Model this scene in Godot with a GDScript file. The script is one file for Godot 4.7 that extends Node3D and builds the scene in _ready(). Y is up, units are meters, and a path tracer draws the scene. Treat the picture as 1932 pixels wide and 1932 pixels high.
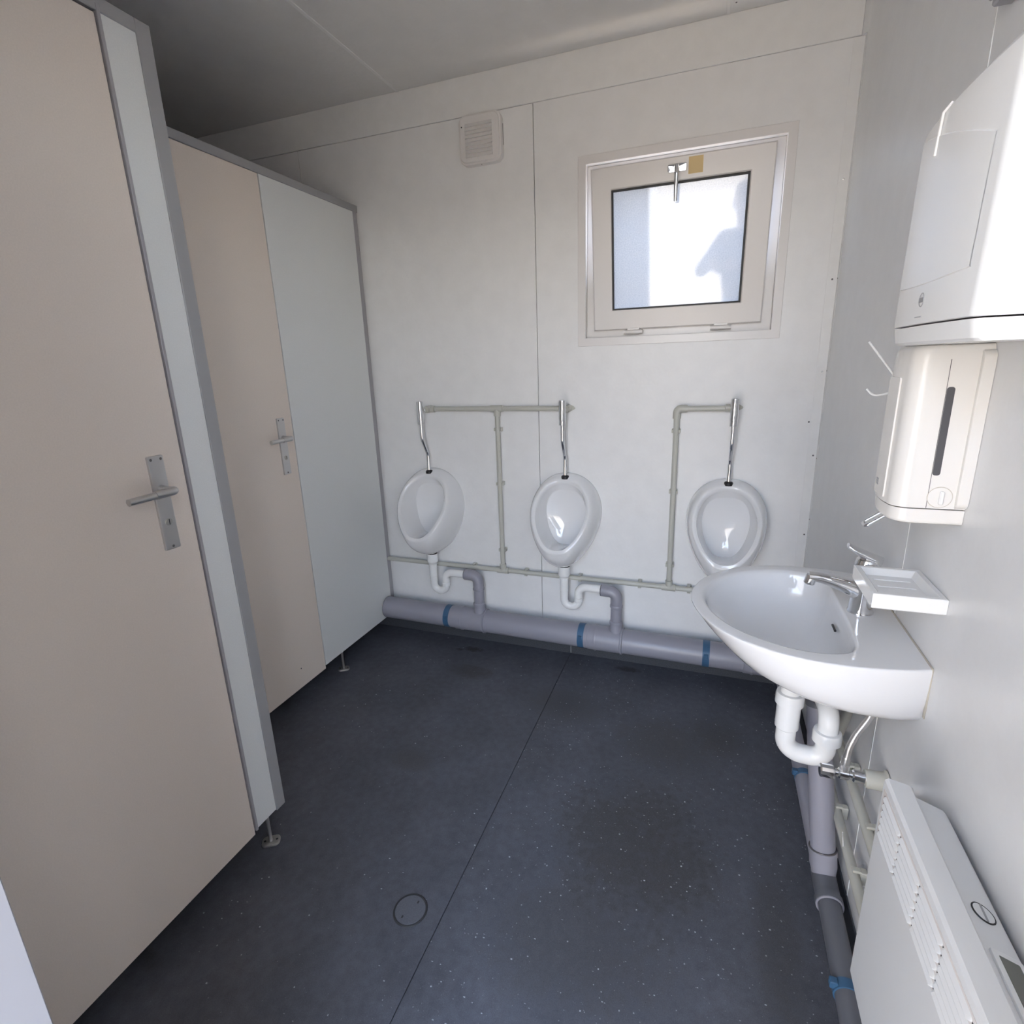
extends Node3D
# A sanitary container washroom: x runs right (right wall at 0), y up, z from the back wall (0) towards the entrance.

const CEIL := 2.5
const FRONT := 2.16
const LEFT := -3.0
var M := {}
var taken := {}

# ------------------------------------------------------------------ mesh pen
class Pen:
	var v := PackedVector3Array()
	func tri(a: Vector3, b: Vector3, c: Vector3) -> void:
		v.append(a); v.append(b); v.append(c)
	func quad(a: Vector3, b: Vector3, c: Vector3, d: Vector3) -> void:
		tri(a, b, c); tri(a, c, d)
	func box(lo: Vector3, hi: Vector3, bev := 0.0) -> Pen:
		var c := (lo + hi) * 0.5
		var h := (hi - lo).abs() * 0.5
		var b := minf(bev, minf(h.x, minf(h.y, h.z)) * 0.9)
		var pt := func(s: Vector3, ax: int) -> Vector3:
			var q := Vector3(h.x - b, h.y - b, h.z - b)
			q[ax] = h[ax]
			return c + q * s
		for ax in 3:
			var u := (ax + 1) % 3
			var w := (ax + 2) % 3
			for sg in [-1.0, 1.0]:
				var p := []
				for k in [[-1, -1], [1, -1], [1, 1], [-1, 1]]:
					var s := Vector3.ZERO
					s[ax] = sg; s[u] = k[0]; s[w] = k[1]
					p.append(pt.call(s, ax))
				if sg > 0: quad(p[0], p[1], p[2], p[3])
				else: quad(p[3], p[2], p[1], p[0])
		if b > 0.0:
			for ax in 3:
				var u := (ax + 1) % 3
				var w := (ax + 2) % 3
				for su in [-1.0, 1.0]:
					for sw in [-1.0, 1.0]:
						var s0 := Vector3.ZERO
						s0[ax] = -1; s0[u] = su; s0[w] = sw
						var s1 := s0
						s1[ax] = 1
						var a: Vector3 = pt.call(s0, u)
						var d: Vector3 = pt.call(s1, u)
						var e: Vector3 = pt.call(s1, w)
						var f: Vector3 = pt.call(s0, w)
						if su * sw > 0: quad(a, f, e, d)
						else: quad(a, d, e, f)
			for sx in [-1.0, 1.0]:
				for sy in [-1.0, 1.0]:
					for sz in [-1.0, 1.0]:
						var s := Vector3(sx, sy, sz)
						var a: Vector3 = pt.call(s, 0)
						var d: Vector3 = pt.call(s, 1)
						var e: Vector3 = pt.call(s, 2)
						if sx * sy * sz > 0: tri(a, d, e)
						else: tri(a, e, d)
		return self
	# rings of equal length; each ring runs counter-clockwise seen from the end of the loft
	func loft(rings: Array, cap0 := true, cap1 := true) -> Pen:
		for i in rings.size() - 1:
			var a: Array = rings[i]
			var b: Array = rings[i + 1]
			var n := a.size()
			for k in n:
				var k1 := (k + 1) % n
				quad(a[k], a[k1], b[k1], b[k])
		if cap0: fan(rings[0], true)
		if cap1: fan(rings[-1], false)
		return self
	func fan(ring: Array, flip: bool) -> void:
		var c := Vector3.ZERO
		for p in ring: c += p
		c /= ring.size()
		for k in ring.size():
			var k1 := (k + 1) % ring.size()
			if flip: tri(c, ring[k1], ring[k])
			else: tri(c, ring[k], ring[k1])
	func tube(pts: Array, r, n := 16, caps := true) -> Pen:
		var rings := []
		var t0: Vector3 = (pts[1] - pts[0]).normalized()
		var up := Vector3.UP if absf(t0.y) < 0.9 else Vector3.RIGHT
		var x := up.cross(t0).normalized()
		var tp := t0
		for i in pts.size():
			var t: Vector3
			if i == 0: t = t0
			elif i == pts.size() - 1: t = (pts[i] - pts[i - 1]).normalized()
			else: t = ((pts[i] - pts[i - 1]).normalized() + (pts[i + 1] - pts[i]).normalized()).normalized()
			var ax := tp.cross(t)
			if ax.length() > 1e-6:
				x = x.rotated(ax.normalized(), tp.angle_to(t))
			tp = t
			x = (x - t * x.dot(t)).normalized()
			var y := t.cross(x)
			var rr: float = r[i] if r is Array else r
			var ring := []
			for k in n:
				var f := TAU * k / n
				ring.append(pts[i] + (x * cos(f) + y * sin(f)) * rr)
			rings.append(ring)
		return loft(rings, caps, caps)
	# straight turned shape along an axis: profile of (radius, distance)
	func turned(from: Vector3, dir: Vector3, prof: Array, n := 24) -> Pen:
		var t := dir.normalized()
		var up := Vector3.UP if absf(t.y) < 0.9 else Vector3.RIGHT
		var x := up.cross(t).normalized()
		var y := t.cross(x)
		var rings := []
		for p in prof:
			var ring := []
			for k in n:
				var f := TAU * k / n
				ring.append(from + t * p[1] + (x * cos(f) + y * sin(f)) * maxf(p[0], 0.00002))
			rings.append(ring)
		return loft(rings, true, true)
	# flat ring with a round section
	func torus(c: Vector3, axis: Vector3, big: float, small: float, n := 28, m := 10) -> Pen:
		var t := axis.normalized()
		var up := Vector3.UP if absf(t.y) < 0.9 else Vector3.RIGHT
		var x := up.cross(t).normalized()
		var y := t.cross(x)
		for i in n:
			var q := []
			for j in [i, i + 1]:
				var f: float = TAU * j / n
				var e := x * cos(f) + y * sin(f)
				for k in m:
					var g := TAU * k / m
					q.append(c + e * (big + small * cos(g)) + t * small * sin(g))
			for k in m:
				var k1 := (k + 1) % m
				quad(q[k], q[m + k], q[m + k1], q[k1])
		return self
	# rounded plate: origin o, axes ux, uy, thickness along un
	func plate(o: Vector3, ux: Vector3, uy: Vector3, w: float, h: float, rad: float, th: float, bev := 0.001) -> Pen:
		var un := ux.cross(uy).normalized()
		var ring := func(ins: float, z: float) -> Array:
			var out := []
			var rr := maxf(rad - ins, 0.0003)
			for q in 4:
				var cx: float = [1, -1, -1, 1][q] * (w * 0.5 - ins - rr)
				var cy: float = [1, 1, -1, -1][q] * (h * 0.5 - ins - rr)
				for k in 7:
					var f := PI * 0.5 * (q + k / 6.0)
					out.append(o + ux * (cx + rr * cos(f)) + uy * (cy + rr * sin(f)) + un * z)
			return out
		return loft([ring.call(0.0, 0.0), ring.call(0.0, th - bev), ring.call(bev * 0.3, th - bev * 0.3), ring.call(bev, th)], true, true)
	# rectangular frame of mitred bars lying in a plane
	func frame(o: Vector3, ux: Vector3, uy: Vector3, w: float, h: float, bar: float, th: float, bev := 0.002) -> Pen:
		var un := ux.cross(uy).normalized()
		var ring := func(ins: float, z: float) -> Array:
			var out := []
			for k in [[1, 1], [-1, 1], [-1, -1], [1, -1]]:
				out.append(o + ux * k[0] * (w * 0.5 - ins) + uy * k[1] * (h * 0.5 - ins) + un * z)
			return out
		return loft([ring.call(bar, 0.0), ring.call(0.0, 0.0), ring.call(0.0, th - bev), ring.call(bev, th), ring.call(bar - bev, th), ring.call(bar, th - bev), ring.call(bar, 0.0)], false, false)
	func mesh(off := Vector3.ZERO, crease := 42.0, uvscale := 0.0) -> ArrayMesh:
		var n := v.size() / 3
		var fn := PackedVector3Array()
		var fu := PackedVector3Array()
		fn.resize(n); fu.resize(n)
		var at := {}
		for i in n:
			var nn := (v[i * 3 + 1] - v[i * 3]).cross(v[i * 3 + 2] - v[i * 3])
			fn[i] = nn
			fu[i] = nn.normalized()
			for k in 3:
				var key := Vector3i((v[i * 3 + k] * 50000.0).round())
				if not at.has(key): at[key] = PackedInt32Array()
				at[key].append(i)
		var vs := PackedVector3Array()
		var ns := PackedVector3Array()
		var us := PackedVector2Array()
		var lim := cos(deg_to_rad(crease))
		for i in n:
			if fn[i].length_squared() < 1e-20: continue
			for k in [0, 2, 1]:
				var p := v[i * 3 + k]
				var s := Vector3.ZERO
				for j in at[Vector3i((p * 50000.0).round())]:
					if fu[j].dot(fu[i]) > lim: s += fn[j]
				vs.append(p - off)
				ns.append(s.normalized() if s.length_squared() > 1e-24 else fu[i])
				if uvscale > 0.0: us.append(Vector2(p.x + 2.1, p.z + 0.02) * uvscale)
		var arr := []
		arr.resize(Mesh.ARRAY_MAX)
		arr[Mesh.ARRAY_VERTEX] = vs
		arr[Mesh.ARRAY_NORMAL] = ns
		if uvscale > 0.0: arr[Mesh.ARRAY_TEX_UV] = us
		var m := ArrayMesh.new()
		m.add_surface_from_arrays(Mesh.PRIMITIVE_TRIANGLES, arr)
		return m

func pen() -> Pen:
	return Pen.new()

# polyline with rounded corners
func bend(c: Array, r: float, seg := 7) -> Array:
	var out := [c[0]]
	for i in range(1, c.size() - 1):
		var a: Vector3 = (c[i - 1] - c[i])
		var b: Vector3 = (c[i + 1] - c[i])
		var ang := a.angle_to(b)
		var cut := minf(r / tan(ang * 0.5), minf(a.length(), b.length()) * 0.49)
		var p0: Vector3 = c[i] + a.normalized() * cut
		var p2: Vector3 = c[i] + b.normalized() * cut
		var rr := cut * tan(ang * 0.5)
		var mid: Vector3 = c[i] + (a.normalized() + b.normalized()).normalized() * (rr / sin(ang * 0.5))
		for k in seg + 1:
			var t := float(k) / seg
			var q: Vector3 = (p0 - mid).slerp(p2 - mid, t)
			out.append(mid + q)
	out.append(c[-1])
	return out

# ------------------------------------------------------------------ scene helpers
func numbered(n: String) -> String:
	if not taken.has(n):
		taken[n] = 0
		return n
	taken[n] += 1
	return "%s_%03d" % [n, taken[n]]

func tag(o: Node3D, label: String, category: String, group := "", kind := "") -> void:
	if label: o.set_meta("label", label)
	if category: o.set_meta("category", category)
	if group: o.set_meta("group", group)
	if kind: o.set_meta("kind", kind)

func thing(called: String, label: String, category: String, at := Vector3.ZERO, group := "", kind := "") -> Node3D:
	var o := Node3D.new()
	o.name = numbered(called)
	add_child(o)
	o.position = at
	tag(o, label, category, group, kind)
	return o

func origin_of(o: Node) -> Vector3:
	var s := Vector3.ZERO
	while o != self and o != null:
		s += (o as Node3D).position
		o = o.get_parent()
	return s

# a part in world coordinates, under its thing
func part(parent: Node3D, called: String, p: Pen, mat: Material, crease := 42.0, label := "") -> MeshInstance3D:
	var o := MeshInstance3D.new()
	o.name = called
	o.mesh = p.mesh(origin_of(parent), crease)
	o.material_override = null
	o.set_surface_override_material(0, mat)
	parent.add_child(o, true)
	if label: o.set_meta("label", label)
	return o

func single(called: String, p: Pen, mat: Material, label: String, category: String, kind := "", crease := 42.0) -> MeshInstance3D:
	var o := MeshInstance3D.new()
	o.name = numbered(called)
	o.mesh = p.mesh(Vector3.ZERO, crease)
	o.set_surface_override_material(0, mat)
	add_child(o)
	tag(o, label, category, "", kind)
	return o

func mat(c: Color, rough := 0.5, metal := 0.0, spec := 0.5) -> StandardMaterial3D:
	var m := StandardMaterial3D.new()
	m.albedo_color = c
	m.roughness = rough
	m.metallic = metal
	m.metallic_specular = spec
	return m

func lin(r: float, g: float, b: float) -> Color:
	return Color(r, g, b).linear_to_srgb()

func noise_tex(seed_: int, freq: float, lo: Color, hi: Color, size := 512, octaves := 4) -> NoiseTexture2D:
	var n := FastNoiseLite.new()
	n.seed = seed_
	n.frequency = freq
	n.fractal_octaves = octaves
	var t := NoiseTexture2D.new()
	t.width = size; t.height = size
	t.seamless = true
	t.noise = n
	var g := Gradient.new()
	g.set_color(0, lo); g.set_color(1, hi)
	t.color_ramp = g
	return t

func grained(c: Color, rough: float, tex: Texture2D, scale: float, spec := 0.5) -> StandardMaterial3D:
	var m := mat(c, rough, 0.0, spec)
	m.albedo_texture = tex
	m.uv1_triplanar = true
	m.uv1_world_triplanar = true
	m.uv1_scale = Vector3.ONE * scale
	return m

func relief(m: StandardMaterial3D, tex: Texture2D, amount: float) -> StandardMaterial3D:
	m.normal_enabled = true
	m.normal_texture = tex
	m.normal_scale = amount
	return m

# ------------------------------------------------------------------ materials
func floor_texture() -> ImageTexture:
	var n := 2048
	var im := Image.create(n, n, false, Image.FORMAT_RGB8)
	var coarse := FastNoiseLite.new()
	coarse.seed = 5; coarse.frequency = 0.004; coarse.fractal_octaves = 4
	var mid := FastNoiseLite.new()
	mid.seed = 9; mid.frequency = 0.03; mid.fractal_octaves = 3
	var rng := RandomNumberGenerator.new()
	rng.seed = 77
	var s := n / 2.3   # pixels a metre; x from -2.1, z from -0.02
	# scuffs and worn grime: centre x, z, radius x, z, strength
	var marks := [[-0.52, 1.02, 0.20, 0.26, 0.55], [-0.48, 0.55, 0.16, 0.14, 0.35], [-0.62, 1.35, 0.2, 0.15, 0.35], [-1.45, 0.11, 0.05, 0.02, 0.9], [-1.52, 0.13, 0.02, 0.012, 0.9],
		[-0.68, 0.07, 0.05, 0.02, 0.8], [-1.4, 0.3, 0.1, 0.05, 0.5], [-0.9, 0.42, 0.15, 0.1, 0.3], [-1.62, 1.72, 0.05, 0.02, 0.5], [-1.35, 0.9, 0.08, 0.05, 0.3], [-0.3, 0.45, 0.1, 0.1, 0.4], [-0.16, 1.2, 0.05, 0.2, 0.35]]
	for y in n:
		for x in n:
			var px := x / s - 2.1
			var pz := y / s - 0.02
			var a := mid.get_noise_2d(x, y)
			var b := coarse.get_noise_2d(x, y)
			var k := 1.0 + 0.10 * b + 0.08 * a + rng.randf_range(-0.07, 0.07)
			var dirt := 0.0
			for mk in marks:
				var dx: float = (px - mk[0]) / mk[2]
				if absf(dx) > 1.4: continue
				var dz: float = (pz - mk[1]) / mk[3]
				var d := dx * dx + dz * dz
				if d < 2.0:
					dirt = maxf(dirt, mk[4] * clampf(1.15 - d * 0.8 + a * 0.9 + b * 0.8, 0.0, 1.0) * rng.randf_range(0.35, 1.0))
			var c := Color(0.345, 0.352, 0.382) * k
			c = c.lerp(Color(0.225, 0.215, 0.205), dirt * 1.25)
			im.set_pixel(x, y, c)
	# pale flecks pressed into the vinyl, thicker on the sheet along the right wall
	for i in 13000:
		var px := rng.randf_range(-2.1, 0.0)
		var pz := rng.randf_range(0.0, 2.2)
		var right := px > -0.97
		var dens := 0.5 + 1.2 * coarse.get_noise_2d(px * 900.0, pz * 900.0 + 4000.0)
		if rng.randf() > (0.75 if right else 0.2) * clampf(dens + 0.45, 0.2, 1.4): continue
		var x := int((px + 2.1) * s)
		var y := int((pz + 0.02) * s)
		var big := rng.randf() ** 3
		var w := 1 + int(big * 3.4)
		var h := 1 + int(rng.randf() * 2.4 * (0.5 + big))
		var g := rng.randf_range(0.42, 0.62) + 0.3 * big
		for yy in h:
			for xx in w:
				if x + xx < n and y + yy < n:
					im.set_pixel(x + xx, y + yy, im.get_pixel(x + xx, y + yy).lerp(Color(g, g * 1.01, g * 1.03), rng.randf_range(0.6, 1.0)))
	for i in 260:
		im.set_pixel(rng.randi_range(0, n - 2), rng.randi_range(0, n - 2), Color(0.12, 0.12, 0.125))
	return ImageTexture.create_from_image(im)

func make_materials() -> void:
	var dust := noise_tex(3, 0.02, Color(0.978, 0.978, 0.978), Color(1, 1, 1), 512, 5)
	var peel := noise_tex(8, 0.09, Color(0, 0, 0), Color(1, 1, 1), 512, 2)
	peel.as_normal_map = true
	peel.bump_strength = 1.5
	M.wall = relief(grained(lin(0.84, 0.835, 0.83), 0.42, dust, 0.9), peel, 0.10)
	M.wall_gloss = relief(grained(lin(0.79, 0.79, 0.79), 0.32, dust, 0.9), peel, 0.06)
	M.ceiling = relief(grained(lin(0.76, 0.75, 0.735), 0.5, dust, 0.7), peel, 0.10)
	M.trim = grained(lin(0.83, 0.825, 0.815), 0.45, dust, 1.3)
	var laminate := noise_tex(21, 0.2, Color(0.965, 0.965, 0.965), Color(1, 1, 1), 512, 3)
	M.beige = grained(lin(0.79, 0.70, 0.62), 0.5, laminate, 2.5)
	M.panel = grained(lin(0.76, 0.775, 0.765), 0.45, laminate, 2.5)
	M.rail = mat(lin(0.33, 0.33, 0.335), 0.45, 0.0)
	M.post = mat(lin(0.36, 0.35, 0.365), 0.4, 0.0)
	M.alu = mat(lin(0.62, 0.61, 0.60), 0.34, 0.9)
	M.zinc = mat(lin(0.50, 0.49, 0.46), 0.4, 0.8)
	M.chrome = mat(lin(0.80, 0.81, 0.83), 0.07, 1.0)
	M.steel_braid = mat(lin(0.62, 0.61, 0.60), 0.32, 0.9)
	M.ceramic = mat(lin(0.82, 0.82, 0.825), 0.06, 0.0, 0.55)
	M.ceramic.clearcoat_enabled = true
	M.ceramic.clearcoat = 0.35
	M.ceramic.clearcoat_roughness = 0.04
	M.white_plastic = mat(lin(0.78, 0.775, 0.75), 0.28)
	M.bright_plastic = mat(lin(0.86, 0.86, 0.85), 0.22)
	M.warm_plastic = mat(lin(0.80, 0.775, 0.735), 0.2)
	M.window_plastic = mat(lin(0.76, 0.735, 0.72), 0.3)
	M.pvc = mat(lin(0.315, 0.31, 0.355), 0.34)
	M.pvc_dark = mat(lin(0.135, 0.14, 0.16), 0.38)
	M.rubber = mat(lin(0.012, 0.012, 0.014), 0.5)
	M.dark = mat(lin(0.03, 0.03, 0.032), 0.6)
	M.water = mat(lin(0.52, 0.515, 0.46), 0.38)
	M.strap = mat(lin(0.045, 0.12, 0.22), 0.45)
	M.heater = mat(lin(0.74, 0.75, 0.76), 0.36)
	M.heater_band = mat(lin(0.70, 0.665, 0.64), 0.4)
	M.screen = mat(lin(0.13, 0.135, 0.12), 0.15)
	M.slot = mat(lin(0.085, 0.083, 0.09), 0.18)
	M.tape = mat(lin(0.70, 0.53, 0.27), 0.55)
	M.sealant = mat(lin(0.55, 0.50, 0.42), 0.6)
	M.print = mat(lin(0.34, 0.34, 0.35), 0.5)
	M.screw = mat(lin(0.16, 0.15, 0.15), 0.4, 0.6)
	M.skin = mat(lin(0.48, 0.30, 0.21), 0.55)
	M.floor = mat(Color(1, 1, 1), 0.62, 0.0, 0.42)
	M.floor.albedo_texture = floor_texture()
	M.vinyl = grained(lin(0.082, 0.086, 0.098), 0.6, noise_tex(31, 0.1, Color(0.75, 0.75, 0.75), Color(1, 1, 1), 512, 4), 3.0, 0.42)
	M.cover = grained(lin(0.135, 0.142, 0.165), 0.5, noise_tex(32, 0.2, Color(0.85, 0.85, 0.85), Color(1, 1, 1), 256, 3), 4.0)
	# figured privacy glass: the outer sheet scatters, the inner one is clear
	M.frost = mat(lin(0.92, 0.88, 0.83), 0.25)
	M.frost.albedo_texture = noise_tex(41, 0.08, Color(0.86, 0.87, 0.88), Color(1, 1, 1), 512, 3)
	M.frost.uv1_triplanar = true
	M.frost.uv1_world_triplanar = true
	M.frost.uv1_scale = Vector3.ONE * 4.0
	M.frost.backlight_enabled = true
	M.frost.backlight = Color(0.95, 0.97, 1.0)
	M.glass = mat(Color(1, 1, 1, 0.03), 0.05, 0.0, 0.75)
	M.glass.transparency = BaseMaterial3D.TRANSPARENCY_ALPHA
	M.gravel = grained(lin(0.40, 0.36, 0.31), 0.9, noise_tex(51, 0.15, Color(0.6, 0.6, 0.6), Color(1, 1, 1), 512, 5), 1.2)
	M.cladding = mat(lin(0.62, 0.60, 0.56), 0.6)
	M.door_frame = mat(lin(0.34, 0.345, 0.375), 0.45)
	M.shed = mat(lin(0.10, 0.10, 0.10), 0.6)
	M.neighbour = mat(lin(0.5, 0.5, 0.5), 0.6)

# ------------------------------------------------------------------ start
func _ready() -> void:
	var cam := Camera3D.new()
	cam.name = "camera"
	add_child(cam)
	cam.position = Vector3(-0.3894, 1.3868, 2.3306)
	cam.rotation = Vector3(-0.2678, 0.3570, -0.0339)
	cam.fov = 87.04
	cam.near = 0.02
	cam.current = true

	var sky_mat := ProceduralSkyMaterial.new()
	sky_mat.sky_top_color = lin(0.34, 0.46, 0.68)
	sky_mat.sky_horizon_color = lin(0.84, 0.81, 0.745)
	sky_mat.sky_curve = 0.16
	sky_mat.ground_bottom_color = Color(0.52, 0.49, 0.45)
	sky_mat.ground_horizon_color = Color(0.70, 0.69, 0.67)
	sky_mat.sun_angle_max = 12.0
	var sky := Sky.new()
	sky.sky_material = sky_mat
	var env := Environment.new()
	env.background_mode = Environment.BG_SKY
	env.sky = sky
	env.background_energy_multiplier = 1.0
	env.tonemap_mode = Environment.TONE_MAPPER_LINEAR
	env.tonemap_exposure = 18.4
	env.sdfgi_enabled = true
	env.ssao_enabled = true
	env.ssil_enabled = true
	var we := WorldEnvironment.new()
	we.name = "world_environment"
	we.environment = env
	add_child(we)

	var sun := DirectionalLight3D.new()
	sun.name = "sun"
	add_child(sun)
	sun.look_at_from_position(Vector3.ZERO, Vector3(-0.25, -1.0, 0.08))
	sun.light_energy = 1.1
	sun.light_color = Color(1.0, 0.94, 0.85)
	sun.light_angular_distance = 0.53
	sun.shadow_enabled = true

	make_materials()
	build_shell()
	build_window()
	build_cubicles()
	build_drain_pipe()
	build_water_pipe()
	build_urinals()
	build_vent()
	build_basin()
	build_right_pipes()
	build_dispensers()
	build_heater()
	build_small()
	build_person()

# ------------------------------------------------------------------ room
func build_shell() -> void:
	var f := thing("floor", "dark grey speckled vinyl floor in two welded sheets", "floor", Vector3(-1.0, 0, 1.0), "", "structure")
	var sub := pen().box(Vector3(LEFT - 0.08, -0.12, -0.08), Vector3(0.08, -0.004, FRONT + 0.08))
	part(f, "subfloor", sub, M.dark)
	for s in [[LEFT, -0.9735], [-0.9712, 0.0]]:
		var o := MeshInstance3D.new()
		o.name = "vinyl_sheet"
		var p := pen().box(Vector3(s[0], -0.004, 0.0), Vector3(s[1], 0.0, FRONT), 0.0006)
		o.mesh = p.mesh(f.position, 42.0, 1.0 / 2.3)
		o.set_surface_override_material(0, M.floor)
		f.add_child(o, true)
	var sk := thing("baseboard_back", "dark vinyl upstand along the foot of the back wall", "skirting", Vector3(-1.0, 0, 0.002), "", "structure")
	part(sk, "upstand", pen().box(Vector3(LEFT, 0.0, 0.0), Vector3(-0.9735, 0.085, 0.004), 0.001), M.vinyl)
	part(sk, "upstand", pen().box(Vector3(-0.9712, 0.0, 0.0), Vector3(-0.004, 0.085, 0.004), 0.001), M.vinyl)
	var sr := thing("baseboard_right", "dark vinyl upstand along the foot of the right wall", "skirting", Vector3(-0.002, 0, 1.0), "", "structure")
	part(sr, "upstand", pen().box(Vector3(-0.004, 0.0, 0.004), Vector3(0.0, 0.085, FRONT), 0.001), M.vinyl)

	var c := thing("ceiling", "plain pale ceiling panels joined by narrow cover strips", "ceiling", Vector3(-1.0, CEIL, 1.0), "", "structure")
	part(c, "roof_slab", pen().box(Vector3(LEFT - 0.08, CEIL + 0.02, -0.08), Vector3(0.08, CEIL + 0.12, FRONT + 0.08)), M.cladding)
	for s in [[LEFT, -1.706], [-1.702, -0.42], [-0.416, 0.0]]:
		part(c, "ceiling_panel", pen().box(Vector3(s[0], CEIL, 0.0), Vector3(s[1], CEIL + 0.02, FRONT), 0.001), M.ceiling)
	part(c, "cover_strip", pen().box(Vector3(-1.711, CEIL - 0.003, 0.0), Vector3(-1.697, CEIL, FRONT), 0.0012), M.trim)
	part(c, "cover_strip", pen().box(Vector3(-0.424, CEIL - 0.002, 0.0), Vector3(-0.412, CEIL, FRONT), 0.001), M.ceiling)
	part(c, "screw", pen().turned(Vector3(-0.395, CEIL, 0.06), Vector3.DOWN, [[0.003, 0.0], [0.003, 0.001], [0.0, 0.0016]], 10), M.screw)

	var b := thing("wall_back", "pale coated wall panels behind the urinals", "wall", Vector3(-1.0, 0, 0), "", "structure")
	var top := 2.36
	for s in [[LEFT, -2.2515], [-2.2485, -1.1165]]:
		part(b, "wall_panel", pen().box(Vector3(s[0], 0.0, -0.03), Vector3(s[1], top, 0.0), 0.0012), M.wall)
	var hx0 := -0.915
	var hx1 := -0.192
	var hy0 := 1.468
	var hy1 := 2.131
	var wp := pen()
	wp.box(Vector3(-1.1135, 0.0, -0.03), Vector3(hx0, top, 0.0), 0.0)
	wp.box(Vector3(hx1, 0.0, -0.03), Vector3(0.0, top, 0.0), 0.0)
	wp.box(Vector3(hx0, 0.0, -0.03), Vector3(hx1, hy0, 0.0), 0.0)
	wp.box(Vector3(hx0, hy1, -0.03), Vector3(hx1, top, 0.0), 0.0)
	part(b, "wall_panel", wp, M.wall)
	var core := pen()
	core.box(Vector3(LEFT - 0.08, -0.12, -0.08), Vector3(hx0, CEIL + 0.02, -0.03))
	core.box(Vector3(hx1, -0.12, -0.08), Vector3(0.08, CEIL + 0.02, -0.03))
	core.box(Vector3(hx0, -0.12, -0.08), Vector3(hx1, hy0, -0.03))
	core.box(Vector3(hx0, hy1, -0.08), Vector3(hx1, CEIL + 0.02, -0.03))
	part(b, "outer_skin", core, M.cladding)
	var t1 := thing("trim_1", "pale boxed strip along the top of the back wall", "trim", Vector3(-1.0, 2.43, 0), "", "structure")
	part(t1, "strip", pen().box(Vector3(LEFT, top + 0.001, -0.03), Vector3(-0.012, CEIL, 0.004), 0.0015), M.trim)

	var r := thing("wall_right", "smooth pale coated wall panels behind the basin", "wall", Vector3(0, 0, 1.0), "", "structure")
	for s in [[0.0, 1.0795], [1.0815, FRONT]]:
		part(r, "wall_panel", pen().box(Vector3(0.0, 0.0, s[0]), Vector3(0.03, CEIL, s[1]), 0.001), M.wall_gloss)
	part(r, "joint_strip", pen().box(Vector3(-0.0012, 0.0, 1.0788), Vector3(0.02, CEIL, 1.0822), 0.0005), M.bright_plastic)
	part(r, "outer_skin", pen().box(Vector3(0.03, -0.12, -0.03), Vector3(0.08, CEIL + 0.02, FRONT + 0.08)), M.cladding)
	var t2 := thing("trim_2", "pale angle strip screwed into the corner right of the window", "trim", Vector3(0, 1.2, 0), "", "structure")
	var ap := pen()
	ap.box(Vector3(-0.034, 0.0, 0.0), Vector3(-0.001, top - 0.002, 0.0016), 0.0006)
	ap.box(Vector3(-0.0016, 0.0, 0.0005), Vector3(0.0, top - 0.002, 0.026), 0.0006)
	part(t2, "angle_strip", ap, M.trim)
	for q in [[-0.018, 1.955, 0], [-0.017, 1.639, 1], [-0.015, 1.322, 0], [-0.04, 1.137, 1], [-0.013, 1.009, 1], [-0.012, 0.69, 1]]:
		part(t2, "screw", pen().turned(Vector3(q[0], q[1], 0.0014 if q[0] > -0.03 else 0.0), Vector3.BACK, [[0.0032, 0.0], [0.0032, 0.001], [0.0012, 0.0018]], 12), M.chrome if q[2] == 0 else M.screw)
	for q in [[1.64, 0.012], [1.325, 0.014], [1.0, 0.013], [0.757, 0.014]]:
		part(t2, "screw", pen().turned(Vector3(-0.0014, q[0], q[1]), Vector3.LEFT, [[0.0026, 0.0], [0.0026, 0.001], [0.001, 0.0016]], 10), M.screw)
	var t3 := thing("trim_3", "pale folded flashing in the top corner by the ceiling", "trim", Vector3(0, 2.43, 0), "", "structure")
	var fl := pen()
	fl.quad(Vector3(-0.012, CEIL, 0.004), Vector3(-0.012, top, 0.004), Vector3(-0.002, top - 0.005, 0.03), Vector3(-0.002, CEIL, 0.075))
	fl.quad(Vector3(-0.002, CEIL, 0.075), Vector3(-0.002, top - 0.005, 0.03), Vector3(0.0, top - 0.02, 0.034), Vector3(0.0, CEIL, 0.08))
	fl.quad(Vector3(-0.012, top, 0.004), Vector3(-0.012, top, -0.001), Vector3(0.0, top, -0.001), Vector3(-0.002, top - 0.005, 0.03))
	part(t3, "flashing", fl, M.trim)

	var l := thing("wall_left", "pale wall behind the toilet cubicles", "wall", Vector3(LEFT, 0, 1.0), "", "structure")
	part(l, "wall_panel", pen().box(Vector3(LEFT - 0.08, -0.12, -0.03), Vector3(LEFT, CEIL + 0.02, FRONT + 0.08)), M.wall)
	# entrance wall with the open doorway through which the daylight comes
	var w := thing("wall_front", "pale entrance wall with the open doorway", "wall", Vector3(-1.0, 0, FRONT), "", "structure")
	var fp := pen()
	fp.box(Vector3(LEFT, -0.12, FRONT), Vector3(-0.905, CEIL + 0.02, FRONT + 0.08), 0.002)
	fp.box(Vector3(-0.105, -0.12, FRONT), Vector3(0.0, CEIL + 0.02, FRONT + 0.08), 0.002)
	fp.box(Vector3(-0.905, 2.06, FRONT), Vector3(-0.105, CEIL + 0.02, FRONT + 0.08), 0.0)
	part(w, "wall_panel", fp, M.wall)
	var df := pen()
	df.box(Vector3(-0.908, 0.004, FRONT - 0.003), Vector3(-0.8985, 2.06, FRONT + 0.083), 0.001)
	df.box(Vector3(-0.1115, 0.004, FRONT - 0.003), Vector3(-0.102, 2.06, FRONT + 0.083), 0.001)
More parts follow.
